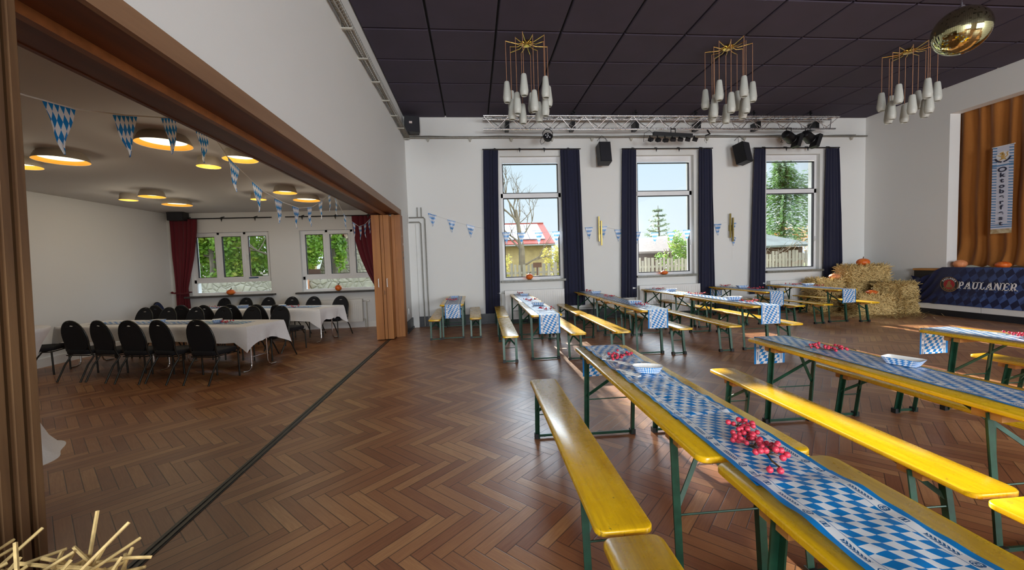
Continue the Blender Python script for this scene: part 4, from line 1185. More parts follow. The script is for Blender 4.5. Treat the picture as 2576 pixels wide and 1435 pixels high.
GL = {
 'P': (.80, [rc(.12, 0, .34, 1), rc(0, 0, .46, .11), rc(0, .89, .34, 1), rc(.34, .87, .46, 1), rc(.34, .38, .46, .51)] + arc(.46, .69, .32, .31, .10, .18, -90, 90)),
 'A': (1.0, [[(.08, .05), (.26, .05), (.58, 1), (.42, 1)], [(.40, 1), (.66, 1), (.94, .05), (.66, .05)], rc(.22, .26, .76, .39), rc(0, 0, .36, .10), rc(.56, 0, 1.02, .10)]),
 'U': (.96, [rc(.10, .32, .32, 1), rc(.66, .32, .82, 1), rc(0, .90, .44, 1), rc(.54, .90, .94, 1)] + arc(.46, .32, .36, .32, .14, .18, 180, 360)),
 'L': (.76, [rc(.12, 0, .34, 1), rc(0, .90, .46, 1), rc(0, 0, .74, .12), rc(.62, 0, .74, .34)]),
 'N': (1.04, [rc(.10, 0, .25, 1), [(.10, 1), (.40, 1), (.92, 0), (.66, 0)], rc(.77, 0, .92, 1), rc(0, 0, .36, .10), rc(0, .90, .34, 1), rc(.66, .90, 1.04, 1)]),
 'E': (.82, [rc(.12, 0, .34, 1), rc(0, .88, .76, 1), rc(.66, .70, .76, 1), rc(.3, .44, .60, .56), rc(0, 0, .80, .12), rc(.69, 0, .80, .32)]),
 'R': (1.0, [rc(.12, 0, .34, 1), rc(0, 0, .46, .11), rc(0, .89, .34, 1), rc(.34, .87, .46, 1), rc(.34, .38, .46, .51)] + arc(.46, .69, .32, .31, .10, .18, -90, 90) + [[(.40, .44), (.62, .44), (.92, .0), (.66, .0)], rc(.68, 0, 1.04, .10)]),
}
xx = 0; H_ = .165; kx = H_ * .80
m = MB()
for ch in 'PAULANER':
    w, polys = GL[ch]
    for P in polys:
        m.prism(P, 0, .002, lambda u, v, t, x0=xx: (-.004 - t, 8.165 - 8.5 - (x0 + u + .20 * v) * kx, .672 - .27 + v * H_ + .0))
    xx += w + .055
m.build('lettering', MAT['banner_white'], o)
ey, ez = 8.325 - 8.5, .762 - .27
AX = Matrix.Rotation(-PI / 2, 3, 'Y')
def disc(r, x, mt, nm, r2=None):
    m = MB()
    if r2: m.lathe([(r2, 0), (r, 0), (r, .002), (r2, .002), (r2, 0)], 40, (x, ey, ez), axis=AX, caps=False)
    else: m.lathe([(r, 0), (r, .002)], 40, (x, ey, ez), axis=AX)
    return m.build(nm, MAT[mt], o)
disc(.178, -.003, 'emblem_dark', 'emblem_disc'); disc(.178, -.006, 'emblem_tan', 'emblem_ring', .168); disc(.112, -.006, 'emblem_red', 'emblem_centre')
disc(.116, -.0075, 'emblem_tan', 'emblem_ring', .109)
m = MB()   # seated bust in profile
m.prism([(-.065, -.075), (.07, -.075), (.05, -.01), (.02, .02), (.035, .045), (.02, .078), (-.015, .078), (-.03, .045), (-.035, .01), (-.055, -.03)], 0, .002, lambda u, v, t: (-.009 - t, ey - u, ez + v))
m.build('emblem_figure', MAT['emblem_tan'], o)
def text(s, size, mat, parent, mw, name='lettering', bold=0.0):
    c = bpy.data.curves.new(name, 'FONT'); c.body = s; c.size = size; c.align_x = 'CENTER'; c.align_y = 'CENTER'; c.extrude = .0008; c.offset = bold
    t = bpy.data.objects.new(name, c); COL.objects.link(t)
    bpy.context.view_layer.update()
    me = bpy.data.meshes.new_from_object(t.evaluated_get(bpy.context.evaluated_depsgraph_get()))
    bpy.data.objects.remove(t)
    me.transform(mw); me.materials.clear(); me.materials.append(MAT[mat])
    return me
def join_text(name, items, parent):
    m = MB()
    mat = None
    for me in items:
        o_ = len(m.v); m.v += [tuple(v.co) for v in me.vertices]
        for p in me.polygons: m.face([o_ + i for i in p.vertices])
        mat = me.materials[0]; bpy.data.meshes.remove(me)
    return m.build(name, mat, parent)
WALLM = Matrix(((0, 0, -1), (-1, 0, 0), (0, 1, 0))).to_4x4()   # text x -> -Y, text y -> Z, normal -> -X
its = []
for word, a0, a1, fl in (('PAULANER', 148, 32, 1), ('MÜNCHEN', 222, 318, -1)):
    for k, ch in enumerate(word):
        a = R(a0 + (a1 - a0) * k / (len(word) - 1)); rr = .140
        rot = Matrix.Rotation((a - PI / 2) if fl > 0 else (a + PI / 2), 4, 'Z')
        tm = Matrix.Translation((-.0065, ey, ez)) @ WALLM @ Matrix.Translation((rr * math.cos(a), rr * math.sin(a), 0)) @ rot
        its.append(text(ch, .052, 'banner_white' if fl > 0 else 'emblem_tan', None, tm, bold=.0012))
join_text('emblem_lettering', its[:8], o); join_text('emblem_lettering', its[8:], o)
# stage curtain
m = MB()
def sc(u, v):
    y = 8.84 - u * 4.6
    z = 4.98 + (1.14 - 4.98) * v
    ph = u * 17 * 2 * PI + .9 * noise.noise(Vector((u * 6, v * 2, 1)))
    am = .07 * (.6 + .5 * noise.noise(Vector((u * 9, v * 1.5, 5))))
    s = max(0, v - .86) / .14
    x = 11.88 + am * math.sin(ph) - .10 * s * s * (1 + .7 * math.sin(u * 40)) + .05 * noise.noise(Vector((u * 12, v * 3, 7)))
    if v > .94: z += .05 * abs(math.sin(u * 52)) * (v - .94) / .06
    return (x, y + .02 * math.sin(ph * .5) + .05 * s * math.sin(u * 30), z)
m.sheet(sc, 340, 44, (.012, 0, 0))
tag(m.build('stage_curtain', MAT['ochre_velvet'], None, 70), 'ochre brown pleated stage curtain with its hem puddled on the stage', 'curtain')
pumpkin(11.46, 8.39, 1.131, .125, 'pale pink-orange pumpkin at the left corner of the stage', .78, True, False)
pumpkin(11.46, 7.62, 1.131, .125, 'bright flat orange pumpkin on the stage below the vertical banner', .60, False, False)
# vertical banner
o = thing('oktoberfest_banner', 'tall narrow white and blue banner reading Oktoberfest on the stage curtain', 'banner', (11.70, 7.84, 1.90))
m = MB(); m.grid(lambda u, v: (.004 * math.sin(v * 5), .18 - .36 * u, 1.92 * v), 10, 40, lambda u, v: ((u - .5) * .36, v * 1.92)); m.build('sheet', MAT['banner_bavaria'], o, 60)
m = MB(); m.tube([(0, .19, 1.92), (0, -.19, 1.92)], .010, 8); m.build('rod', MAT['banner_white'], o, 50)
its = []
zz = 1.40
for ch in 'Oktoberfest':
    sz = .17 if ch == 'O' else .155
    its.append(text(ch, sz, 'ink_navy', None, Matrix.Translation((-.012, 0, zz)) @ WALLM @ Matrix.Diagonal((1.15, .85, 1, 1)), bold=.005)); zz -= .118
join_text('lettering', its, o)
AXB = Matrix.Rotation(-PI / 2, 3, 'Y')
m = MB(); m.lathe([(.112, 0), (.112, .002)], 32, (-.008, 0, 1.70), axis=AXB); m.build('crest_disc', MAT['banner_white'], o)
m = MB()   # gold heraldic beast
for P in ([(-.02, -.07), (.02, -.075), (.035, .0), (.03, .05), (-.01, .05), (-.03, .0)], [(-.035, .035), (.01, .035), (.015, .085), (-.03, .08), (-.06, .055)], [(-.03, .01), (-.085, .03), (-.09, .018), (-.03, -.012)], [(-.02, -.05), (-.065, -.085), (-.055, -.095), (0, -.07)], [(.02, -.06), (.05, -.095), (.065, -.09), (.035, -.04)], [(.03, -.03), (.075, .0), (.06, .055), (.085, .085), (.095, .07), (.08, .05), (.092, -.005), (.04, -.045)]):
    m.prism(P, 0, .002, lambda u, v, t: (-.0105 - t, -u, 1.70 + v))
m.build('crest_beast', MAT['ink_gold'], o)
m = MB()
for s in (-1, 1):
    for k in range(5):
        a = R(-90 + s * (14 + 13 * k)); m.blob((-.012, -.135 * math.cos(a), 1.705 + .135 * math.sin(a)), (.003, .022, .016), 8, 5)
m.build('garland', MAT['ink_navy'], o)
# ------------------------------------------------------------------ side room: chairs
def make_chair():
    o = thing('banquet_chair', None, 'chair')
    # local: sitter faces +Y
    tilt = Matrix.Rotation(R(11), 3, 'X')
    def oval(k, n=32):
        P = []
        for i in range(n):
            a = 2 * PI * i / n
            P.append((.222 * k * math.copysign(abs(math.cos(a)) ** .9, math.cos(a)) * (1 - .10 * math.sin(a)), .262 * k * math.copysign(abs(math.sin(a)) ** .9, math.sin(a))))
        return P
    cb = Vector((0, -.205, .675))
    def bk(x, z, y=0): return cb + tilt @ Vector((x, y, z))
    # back pad with a hand slot near the top
    n = 32; out = oval(.95, n); sc = (0, .185)
    slot = []
    for (x, z) in out:
        a = math.atan2(z - sc[1], x - sc[0]); slot.append((sc[0] + .055 * math.cos(a), sc[1] + .013 * math.sin(a) - .14 * (.055 * math.cos(a)) ** 2 * 4))
    m = MB()
    t = .018
    o_ = len(m.v)
    for (P, y) in ((out, t), (slot, t * .6), (slot, -t * .6), (out, -t)): m.v += [tuple(bk(x, z, y)) for x, z in P]
    for j in range(4):
        for i in range(n):
            k = (i + 1) % n; a, b = j, (j + 1) % 4
            m.face((o_ + a * n + i, o_ + a * n + k, o_ + b * n + k, o_ + b * n + i))
    m.build('backrest', MAT['chair_black'], o, 40)
    m = MB(); m.tube([bk(x, z) for x, z in oval(1.0, 28)], .0115, 6, closed=True)
    m.tube([bk(x * .94, z * .96, -.002) for x, z in [(-.05, .187), (-.025, .198), (0, .202), (.025, .198), (.05, .187)]], .006, 5)
    m.build('back_frame', MAT['chair_frame'], o, 60)
    m = MB()
    P = rounded(.43, .44, .09)
    P2 = rounded(.40, .41, .08)
    m.rings([[(x, y, .40) for x, y in P2], [(x, y, .415) for x, y in P], [(x, y, .445) for x, y in P], [(x * .985, y * .985, .463) for x, y in P], [(x, y, .470) for x, y in P2]])
    m.build('seat', MAT['chair_black'], o, 50)
    for s in (-1, 1):
        m = MB(); m.tube([(s * .20, .20, .40), (s * .20, .205, .02), (s * .20, .206, 0)], .0125, 8); m.build('leg', MAT['chair_frame'], o, 50)
        m = MB(); m.tube([tuple(bk(s * .212, -.09)), (s * .213, -.175, .46), (s * .212, -.13, .36), (s * .21, -.22, .24), (s * .21, -.335, 0)], .0125, 8); m.build('leg', MAT['chair_frame'], o, 50)
    m = MB(); m.tube([(-.20, -.19, .385), (-.20, .20, .385), (.20, .20, .385), (.20, -.19, .385)], .010, 6, closed=True); m.tube([(-.20, .08, .385), (.20, .08, .385)], .009, 6); m.build('seat_frame', MAT['chair_frame'], o, 50)
    return o
CHAIR = make_chair(); cu = [False]
def chair(x, y, rz, label, group, blue=False):
    o = CHAIR if not cu[0] else copy_tree(CHAIR)
    cu[0] = True
    o.location = (x, y, 0); o.rotation_euler = (0, 0, R(rz)); tag(o, label, 'chair', group)
    return o
d1 = Vector((-.956, .292)); n1 = Vector((.292, .956)); e1 = Vector((-3.42, 6.85)); g1 = 'chairs around the front white-clothed table'
d2 = Vector((-.951, .309)); n2 = Vector((.309, .951)); e2 = Vector((-3.19, 9.24)); g2 = 'chairs around the rear white-clothed table'
A1 = math.degrees(math.atan2(-d1.y, -d1.x)); A2 = math.degrees(math.atan2(-d2.y, -d2.x))
lb1 = ['rightmost black chair on the near side of the front table, whole back in view', 'second black chair from the right on the near side of the front table', 'middle black chair on the near side of the front table', 'second black chair from the left on the near side of the front table', 'leftmost black chair on the near side of the front table']
for k, (a, p, r_) in enumerate(((.30, -.66, 2), (.98, -.66, -4), (1.50, -.70, 3), (2.09, -.68, -3), (2.63, -.70, 4))):
    q = e1 + d1 * a + n1 * p; chair(q.x, q.y, A1 + r_, lb1[k], g1)
chair(-7.22, 7.35, -75, 'black chair at the left end of the front table, behind the white bar table', g1)
od = ['rightmost', 'second from right', 'third from right', 'third from left', 'second from left', 'leftmost']
for k, (a, p) in enumerate(((.52, .66), (1.14, .66), (1.80, .66), (2.45, .66), (3.12, .66), (3.72, .66))):
    q = e1 + d1 * a + n1 * p; chair(q.x, q.y, A1 + 180 + (k * 37 % 9 - 4), 'black chair on the far side of the front table, %s' % od[k], g1)
for k, (a, p, r_) in enumerate(((.27, -.98, -14), (.88, -.86, -3), (1.62, -.80, 3), (2.2, -.86, -2), (2.85, -.84, 4), (3.6, -.80, 0))):
    q = e2 + d2 * a + n2 * p; chair(q.x, q.y, A2 + r_, 'black chair on the near side of the rear table, %s' % (od[k] if k else 'rightmost, pulled out'), g2)
for k, (a, p) in enumerate(((.30, .50), (1.04, .48), (1.70, .52), (2.38, .50), (3.05, .48), (3.66, .42))):
    q = e2 + d2 * a + n2 * p; chair(q.x, q.y, A2 + 180, 'black chair on the window side of the rear table, %s' % od[k], g2)
c = chair(-7.42, 10.45, -80, 'single dark blue chair in the far left corner, beside the red curtain', 'blue chair')
for ch in c.children:
    if ch.name.startswith(('backrest', 'seat')) and 'frame' not in ch.name:
        ch.data = ch.data.copy(); ch.data.materials.clear(); ch.data.materials.append(MAT['chair_blue'])
del c['group']
# ------------------------------------------------------------------ folding tables under cloths
def fold_table(cx, cy, rz, L, W, label):
    o = thing('folding_table', label, 'table', (cx, cy, 0), rz, 'folding tables under the white cloths')
    m = MB(); m.span((-L / 2, -W / 2, .72), (L / 2, W / 2, .745)); m.build('tabletop', MAT['block_wood'], o)
    for s in (-1, 1):
        x = s * (L / 2 - .14)
        for yy in (-1, 1):
            y = yy * (W / 2 - .20)
            m = MB(); m.tube([(x, y, .72), (x, y, .10), (x, y + yy * .02, .04), (x, y + yy * .07, .015), (x, y + yy * .17, .014)], .0135, 10); m.build('leg', MAT['chrome'], o, 50)
        m = MB(); m.tube([(x, -W / 2 + .20, .22), (x, W / 2 - .20, .22)], .010, 8); m.build('stretcher', MAT['chrome'], o, 50)
    return o
def tcloth(cx, cy, rz, L, W, label, drop=.245, seed=0, z=.752):
    m = MB(); n = 30
    def prof(a):   # unit square direction
        c, s = math.cos(a), math.sin(a); k = 1 / max(abs(c), abs(s)); return c * k, s * k
    N = 160; rings = []
    for j, f in enumerate((0.0, .5, .97, 1.0)):
        ring = []
        for i in range(N):
            u, v = prof(2 * PI * (i + .5) / N)
            x, y = u * L / 2 * f, v * W / 2 * f
            ring.append((x, y, z + .0025 * noise.noise(Vector((x * 3, y * 3, seed))) - (.004 if f == 1.0 else 0)))
        rings.append(ring)
    for j in range(1, 9):
        t = j / 8; ring = []
        for i in range(N):
            a = 2 * PI * (i + .5) / N
            u, v = prof(a)
            x, y = u * L / 2, v * W / 2
            cx_, cy_ = min(1, (L / 2 - abs(x)) / .22), min(1, (W / 2 - abs(y)) / .22)
            corner = 1 - max(cx_, cy_); corner = max(0, corner)
            dd = drop * (1 + .75 * corner ** 1.3) * (1 + .05 * math.sin(i * .41 + seed))
            onx = abs(u) > abs(v) - 1e-6
            fold = (.010 + .022 * t) * math.sin((y if onx else x) * 11 + seed) * t + .06 * corner * t
            ox = math.copysign(fold + .012, x) if onx else (math.copysign(.05 * corner * t, x))
            oy = math.copysign(fold + .012, y) if not onx else (math.copysign(.05 * corner * t, y))
            ring.append((x + ox, y + oy, z - .004 - dd * t))
        rings.append(ring)
    m.rings(rings, caps=False)
    m.face(list(range(N)))
    o = m.build('tablecloth', MAT['white_cloth'], None, 50, (cx, cy, 0), rz)
    return tag(o, label, 'tablecloth', 'white cloths on the side room tables')
for e, d, nrm, L, W, nm, A in ((e1, d1, n1, 3.95, .80, 'front', A1), (e2, d2, n2, 3.90, .86, 'rear', A2)):
    for k in range(2):
        q = e + d * (L * (.25 + .5 * k)) ; fold_table(q.x, q.y, R(A), L / 2 - .05, W - .08, 'folding table with chrome legs under the %s white cloth, %s' % (nm, 'right half' if k == 0 else 'left half'))
    q = e + d * (L / 2); tcloth(q.x, q.y, R(A), L, W, 'long white tablecloth over the %s table of the side room' % nm, seed=3 if nm == 'front' else 8)
    # narrow lozenge runner and a tray
    a, b = e + d * 3.6, e + d * .35
    runner(a.x, a.y, b.x, b.y, 'lozenge runner along the %s white-clothed table of the side room' % nm, z=.7575, hw=.15, amp=.006, seed=20 + len(nm), step=.04, nu=8)
for (e, d, ss, nm) in ((e1, d1, (.95, 2.2), 'front'), (e2, d2, (1.3, 2.4), 'rear')):
    for k, s in enumerate(ss):
        q = e + d * s; tray(q.x, q.y, 30 + 40 * k, 'checked paper tray at the %s of the %s white-clothed table' % (('right', 'left')[k], nm), z=.766, s=1.1)
# ------------------------------------------------------------------ bar table with stretch cover
prof = [(.44, .0), (.40, .02), (.34, .12), (.285, .28), (.26, .48), (.262, .68), (.29, .86), (.345, 1.02), (.395, 1.12), (.40, 1.15), (.395, 1.157), (.001, 1.158)]
m = MB(); m.lathe(prof, 64, (0, 0, 0), lambda a, j: 1 + (.10 * math.cos(4 * a + .6) * max(0, 1 - prof[j][1] / .5)) + .006 * math.sin(9 * a))
o = thing('bar_table', 'tall bar table in a white stretch cover, half hidden behind the fluted panels at left', 'bar table', (-4.2, 3.78, 0))
m.build('stretch_cover', MAT['white_cloth'], o, 60)
m = MB(); m.lathe([(.05, .004), (.03, .03), (.03, 1.12)], 14); m.build('column', MAT['chrome'], o, 50)
# ------------------------------------------------------------------ red curtains
yc2 = SY - .12
def red_shape_l(v):
    if v < .62: k = (v / .62) ** 1.5; return (-7.62 + .03 * k, -6.98 - .33 * k)
    k = (v - .62) / .38; return (-7.59 - .02 * k, -7.31 + .05 * k)
curtain('red_curtain', MAT['red_velvet'], 'dark red curtain tied back at the left window of the side room', (0, 1), 2.985, .15, yc2, 6, .04, None, 'dark red curtains in the side room', 11, shape=red_shape_l, nv=40)
def red_shape_r(v):
    k = min(1, v / .66); xl = -3.16 + .50 * k ** 2.0
    return (xl, -2.40 + .03 * k)
curtain('red_curtain', MAT['red_velvet'], 'dark red curtain swept to the right beside the folded wooden panels', (0, 1), 2.985, .15, yc2, 6, .04, None, 'dark red curtains in the side room', 12, shape=red_shape_r, nv=40)
m = MB(); m.tube([(-7.66, yc2 - .06, 1.12), (-7.45, yc2 - .085, 1.09), (-7.28, yc2 - .06, 1.10), (-7.27, yc2 + .05, 1.12), (-7.60, yc2 + .05, 1.13)], .018, 8, closed=True); m.blob((-7.66, yc2 - .06, 1.13), (.035, .025, .03), 8, 5)
tag(m.build('tieback', MAT['red_velvet'], None, 60), 'red tieback holding the left red curtain', 'tieback')
rod(-7.62, -5.17, 2.995, SY - .12, 'black curtain rod over the left window of the side room', 3, SY)
rod(-4.83, -2.32, 2.995, SY - .12, 'black curtain rod over the right window of the side room', 3, SY)
# ------------------------------------------------------------------ conical ceiling lamps
def make_lamp(dm, h):
    o = thing('ceiling_lamp', None, 'ceiling lamp')
    r = dm / 2
    m = MB(); m.lathe([(r * .80, 0), (r * .82, -.014), (r * .86, -.02), (r, -h), (r * .985, -h - .004), (r * .84, -.03)], 40); m.build('lamp_shade', MAT['lamp_outer'], o, 40)
    m = MB(); m.lathe([(r * .985, -h - .003), (r * .79, -h * .62)], 40, caps=False); m.build('inner_reflector', MAT['lamp_inner'], o, 60)
    m = MB(); m.lathe([(r * .80, -h * .60), (r * .001, -h * .66)], 40, caps=False); m.build('diffuser', MAT['lamp_disc'], o, 60)
    return o
LS = {}
for k, (x, y, dm, lb) in enumerate(((-5.04, 5.54, .52, 'large lit ceiling lamp at far left, second from the fluted panels'), (-3.39, 4.89, .52, 'largest looking lit ceiling lamp, behind the third pennant'), (-3.50, 5.82, .28, 'small lit ceiling lamp below the fourth pennant'), (-2.93, 5.52, .40, 'lit ceiling lamp nearest the timber beam, behind a pennant'),
                      (-5.72, 5.76, .40, 'lit ceiling lamp cut off by the fluted panels at the left'), (-6.46, 8.30, .28, 'small ceiling lamp leftmost of the far group of three'), (-5.86, 8.05, .40, 'medium lit ceiling lamp in the middle of the far left group'), (-6.14, 9.09, .52, 'large lit ceiling lamp above the red curtain'),
                      (-3.43, 7.86, .40, 'medium lit ceiling lamp above the middle of the pennant garland'), (-3.42, 8.80, .52, 'large lit ceiling lamp in the dip of the pennant garland'), (-4.21, 8.47, .28, 'small ceiling lamp behind a shiny pennant'))):
    if dm not in LS: LS[dm] = make_lamp(dm, {.28: .12, .40: .11, .52: .10}[dm]); o = LS[dm]
    else: o = copy_tree(LS[dm])
    o.location = (x, y, SZ - .001); tag(o, lb, 'ceiling lamp', 'conical ceiling lamps of the side room')
    ld = bpy.data.lights.new('lamp_bulb', 'POINT'); ld.energy = 8 * dm; ld.color = (1, .86, .64); ld.shadow_soft_size = dm * .3
    lo = bpy.data.objects.new('lamp_bulb', ld); COL.objects.link(lo); lo.parent = o; lo.location = (0, 0, -.17)
# ------------------------------------------------------------------ outdoors
r = random.Random(5)
m = MB(); m.span((-40, SY + .36, -.35), (60, 70, -.05)); struct(m.build('ground', MAT['lawn']))
def leaves(m, c, rad, n, size, rr, flat=1.0):
    c = Vector(c)
    for _ in range(n):
        d = Vector((rr.gauss(0, 1), rr.gauss(0, 1), rr.gauss(0, 1))).normalized() * (rr.random() ** .45)
        p = c + Vector((d.x * rad[0], d.y * rad[1], d.z * rad[2]))
        u = Vector((rr.gauss(0, 1), rr.gauss(0, 1), rr.gauss(0, 1) * flat)).normalized(); v = u.orthogonal().normalized()
        s = size * rr.uniform(.6, 1.3)
        m.add([p - u * s, p + v * s * .6, p + u * s, p - v * s * .6], [(0, 1, 2, 3)])
def branchy(m, p, d, L, rad, depth, rr, spread=.6, up=.15):
    p = Vector(p); d = Vector(d).normalized(); pts = [p]; q = p
    for k in range(4):
        d = (d + Vector((rr.gauss(0, .13), rr.gauss(0, .13), rr.gauss(0, .10) + up * .3))).normalized(); q = q + d * L / 4; pts.append(q)
    m.tube(pts, [rad * (1 - .16 * k) for k in range(5)], 5)
    if depth:
        for k in range(3 if depth > 1 else 4):
            b = pts[rr.choice((2, 3, 4))]
            e = (d + Vector((rr.gauss(0, spread), rr.gauss(0, spread), rr.gauss(0, spread) + up))).normalized()
            branchy(m, b, e, L * rr.uniform(.55, .8), rad * .5, depth - 1, rr, spread, up)
# picket fences seen through the hall windows
def fence(x0, x1, y, h, label, seed, gap=.03, w=.10):
    rr = random.Random(seed); o = thing('picket_fence', label, 'fence', (x0, y, -.05), group='weathered picket fences outside')
    m = MB(); x = 0
    while x < x1 - x0:
        ww = w * rr.uniform(.75, 1.15); hh = h + rr.uniform(-.07, .07); m.box((x + ww / 2, 0, hh / 2), (ww, .02, hh), Matrix.Rotation(R(rr.uniform(-1.2, 1.2)), 3, 'Y')); x += ww + gap * rr.uniform(.5, 2)
    m.build('pickets', MAT['fence_wood'], o)
    m = MB(); m.span((0, .012, .4), (x1 - x0, .05, .48)); m.span((0, .012, h - .35), (x1 - x0, .05, h - .27)); m.build('rail', MAT['fence_wood'], o)
fence(.5, 4.6, 15.0, 1.58, 'gappy picket fence outside the first hall window', 1, .09, .11)
fence(5.6, 9.4, 15.0, 1.64, 'leaning picket fence outside the second hall window', 2)
fence(11.0, 14.6, 15.0, 1.74, 'tall picket fence outside the third hall window', 3)
o = thing('garden_sign', 'small brown garden sign on a post outside the first hall window', 'sign', (2.36, 14.7, -.05))
m = MB(); m.span((-.025, -.02, 0), (.025, .02, 1.52)); m.build('post', MAT['dark_timber'], o)
m = MB(); m.span((-.16, -.035, 1.46), (.16, -.02, 1.64)); m.build('board', MAT['dark_timber'], o)
# house with solar roof
o = thing('house', 'cream house with red roof and solar panels outside the first hall window', 'house', (0, 28, 0))
m = MB(); m.span((-8, 0, -.3), (5.55, 9, 2.95)); m.prism([(0, 2.95), (9, 2.95), (4.0, 4.6)], -8, 5.3, lambda u, v, t: (t, u, v)); m.build('wall', MAT['render_yellow'], o)
def slope(x0, x1, s0, s1, lift=0.0):
    A, B_ = Vector((0, -.5, 2.80)), Vector((0, 4.0, 4.62))
    nrm = Vector((0, -(B_ - A).z, (B_ - A).y)).normalized() * lift
    f = lambda x, s: A + (B_ - A) * s + nrm + Vector((x, 0, 0))
    return f(x0, s0), f(x1, s0), f(x1, s1), f(x0, s1)
m = MB(); a = slope(-8, 5.7, 0, 1); b = slope(-8, 5.7, 0, 1, .12); m.rings([a, b]); m.span((-8, 3.85, 4.55), (5.7, 4.2, 4.78)); m.build('roof', MAT['roof_red'], o)
m = MB(); m.tube([(-8, -.55, 2.80), (5.7, -.55, 2.80)], .07, 8); m.build('gutter', MAT['steel_grey'], o, 50)
for i in range(4):
    for j in range(2):
        x1 = 5.15 - i * 1.12; x0 = x1 - 1.08; s0 = .16 + j * .385; s1 = s0 + .37
        m = MB(); P = slope(x0, x1, s0, s1, .20); q = slope(x0, x1, s0, s1, .15)
        o_ = len(m.v); m.v += [tuple(p) for p in P] + [tuple(p) for p in q]
        m.face((o_, o_ + 1, o_ + 2, o_ + 3), [(0, 0), (1, 0), (1, 1), (0, 1)])
        for k in range(4): m.face((o_ + k, o_ + 4 + k, o_ + 4 + (k + 1) % 4, o_ + (k + 1) % 4), [(0, 0)] * 4)
        m.build('solar_panel', MAT['solar'], o)
# bare tree in front of it
rr = random.Random(21)
o = thing('bare_tree', 'leafless tree with pale trunk before the house outside the first window', 'tree', (1.95, 16.2, -.05))
m = MB(); m.tube([(0, 0, 0), (.02, 0, 1.2), (.03, 0, 2.2), (-.05, 0, 2.9), (-.15, 0, 3.8)], [.17, .14, .12, .09, .05], 8)
branchy(m, (.05, 0, 1.55), (1, .1, .35), .9, .05, 2, rr, .5)
for k in range(8): branchy(m, (-.02 * k, 0, 2.2 + .2 * k), (rr.uniform(-1, .5), rr.uniform(-.7, .7), rr.uniform(.2, 1)), rr.uniform(.9, 1.4), .045, 3, rr, .5)
m.build('branches', MAT['bark'], o)
def shrub(name, c, rad, n, size, mat, label, cat, seed, stems=6, h0=None):
    rr = random.Random(seed); o = thing(name, label, cat, (c[0], c[1], -.05))
    m = MB()
    for k in range(stems):
        a = rr.uniform(0, 2 * PI); m.tube([(rr.uniform(-.1, .1), rr.uniform(-.1, .1), 0), (.25 * rad[0] * math.cos(a), .25 * rad[1] * math.sin(a), c[2] * .6), (.6 * rad[0] * math.cos(a), .6 * rad[1] * math.sin(a), c[2] + .2 * rad[2])], [.03, .022, .012], 5)
    m.build('stems', MAT['bark'], o)
    m = MB()
    for k in range(14):
        d = Vector((rr.gauss(0, .5), rr.gauss(0, .5), rr.gauss(0, .5)))
        if d.length > .9: d = d.normalized() * .9
        leaves(m, (d.x * rad[0], d.y * rad[1], c[2] + d.z * rad[2]), (rad[0] * .38, rad[1] * .38, rad[2] * .34), n // 14, size, rr)
    m.build('foliage', MAT[mat], o)
    return o
shrub('garden_bush', (3.95, 18.6, 1.65), (.75, .6, 1.0), 1700, .06, 'leaf_yellow', 'yellow-green bush before the house at the right of the first window', 'bush', 31)
shrub('garden_bush', (1.25, 19.0, 1.5), (.55, .5, .7), 700, .06, 'leaf_yellow', 'pale bush at the left of the first window view', 'bush', 32)
shrub('garden_shrub', (8.75, 16.6, 1.85), (.95, .6, 1.05), 2300, .055, 'leaf_green', 'leafy green shrub behind the fence outside the second hall window', 'shrub', 33)
# spruce behind the barn
def conifer(x, y, h, rbase, label, mat, seed, z0=0.0, tiers=14, per=9, nl=26, size=.10, droop=.25):
    rr = random.Random(seed); o = thing('conifer_tree', label, 'tree', (x, y, -.05))
    m = MB(); m.tube([(0, 0, 0), (.05, 0, h * .5), (0, 0, h)], [.22, .13, .02], 8); m.build('trunk', MAT['bark'], o)
    m = MB()
    for k in range(tiers):
        f = k / tiers; z = z0 + (h - z0) * (f ** .9); rad = rbase * (1 - f) ** .8 + .15
        for b in range(per):
            a = rr.uniform(0, 2 * PI); L = rad * rr.uniform(.75, 1.15)
            for q in range(nl):
                t = (q + rr.random()) / nl; d = t * L
                p = Vector((math.cos(a) * d, math.sin(a) * d, z + .35 * d * (t - .35) - droop * rr.random() * (.5 + t)))
                u = Vector((math.cos(a) + rr.gauss(0, .5), math.sin(a) + rr.gauss(0, .5), rr.gauss(-.35, .4))).normalized(); v = u.orthogonal().normalized(); s = size * rr.uniform(.6, 1.4)
                m.add([p - u * s, p + v * s * .3, p + u * s, p - v * s * .3], [(0, 1, 2, 3)])
    m.build('foliage', MAT[mat], o)
    return o
conifer(16.35, 34.0, 6.3, 1.9, 'small ragged blue-grey spruce above the barn roof outside the second window', 'needle_blue', 41, 1.0, 11, 9, 30, .13, .1)
conifer(25.6, 31.0, 9.6, 4.6, 'big drooping conifer filling the third hall window', 'needle', 42, 3.0, 15, 15, 44, .17, .9)
shrub('autumn_tree', (34.0, 40.0, 3.4), (2.2, 1.6, 2.0), 900, .17, 'leaf_orange', 'orange autumn tree far behind the shed outside the third window', 'tree', 43)
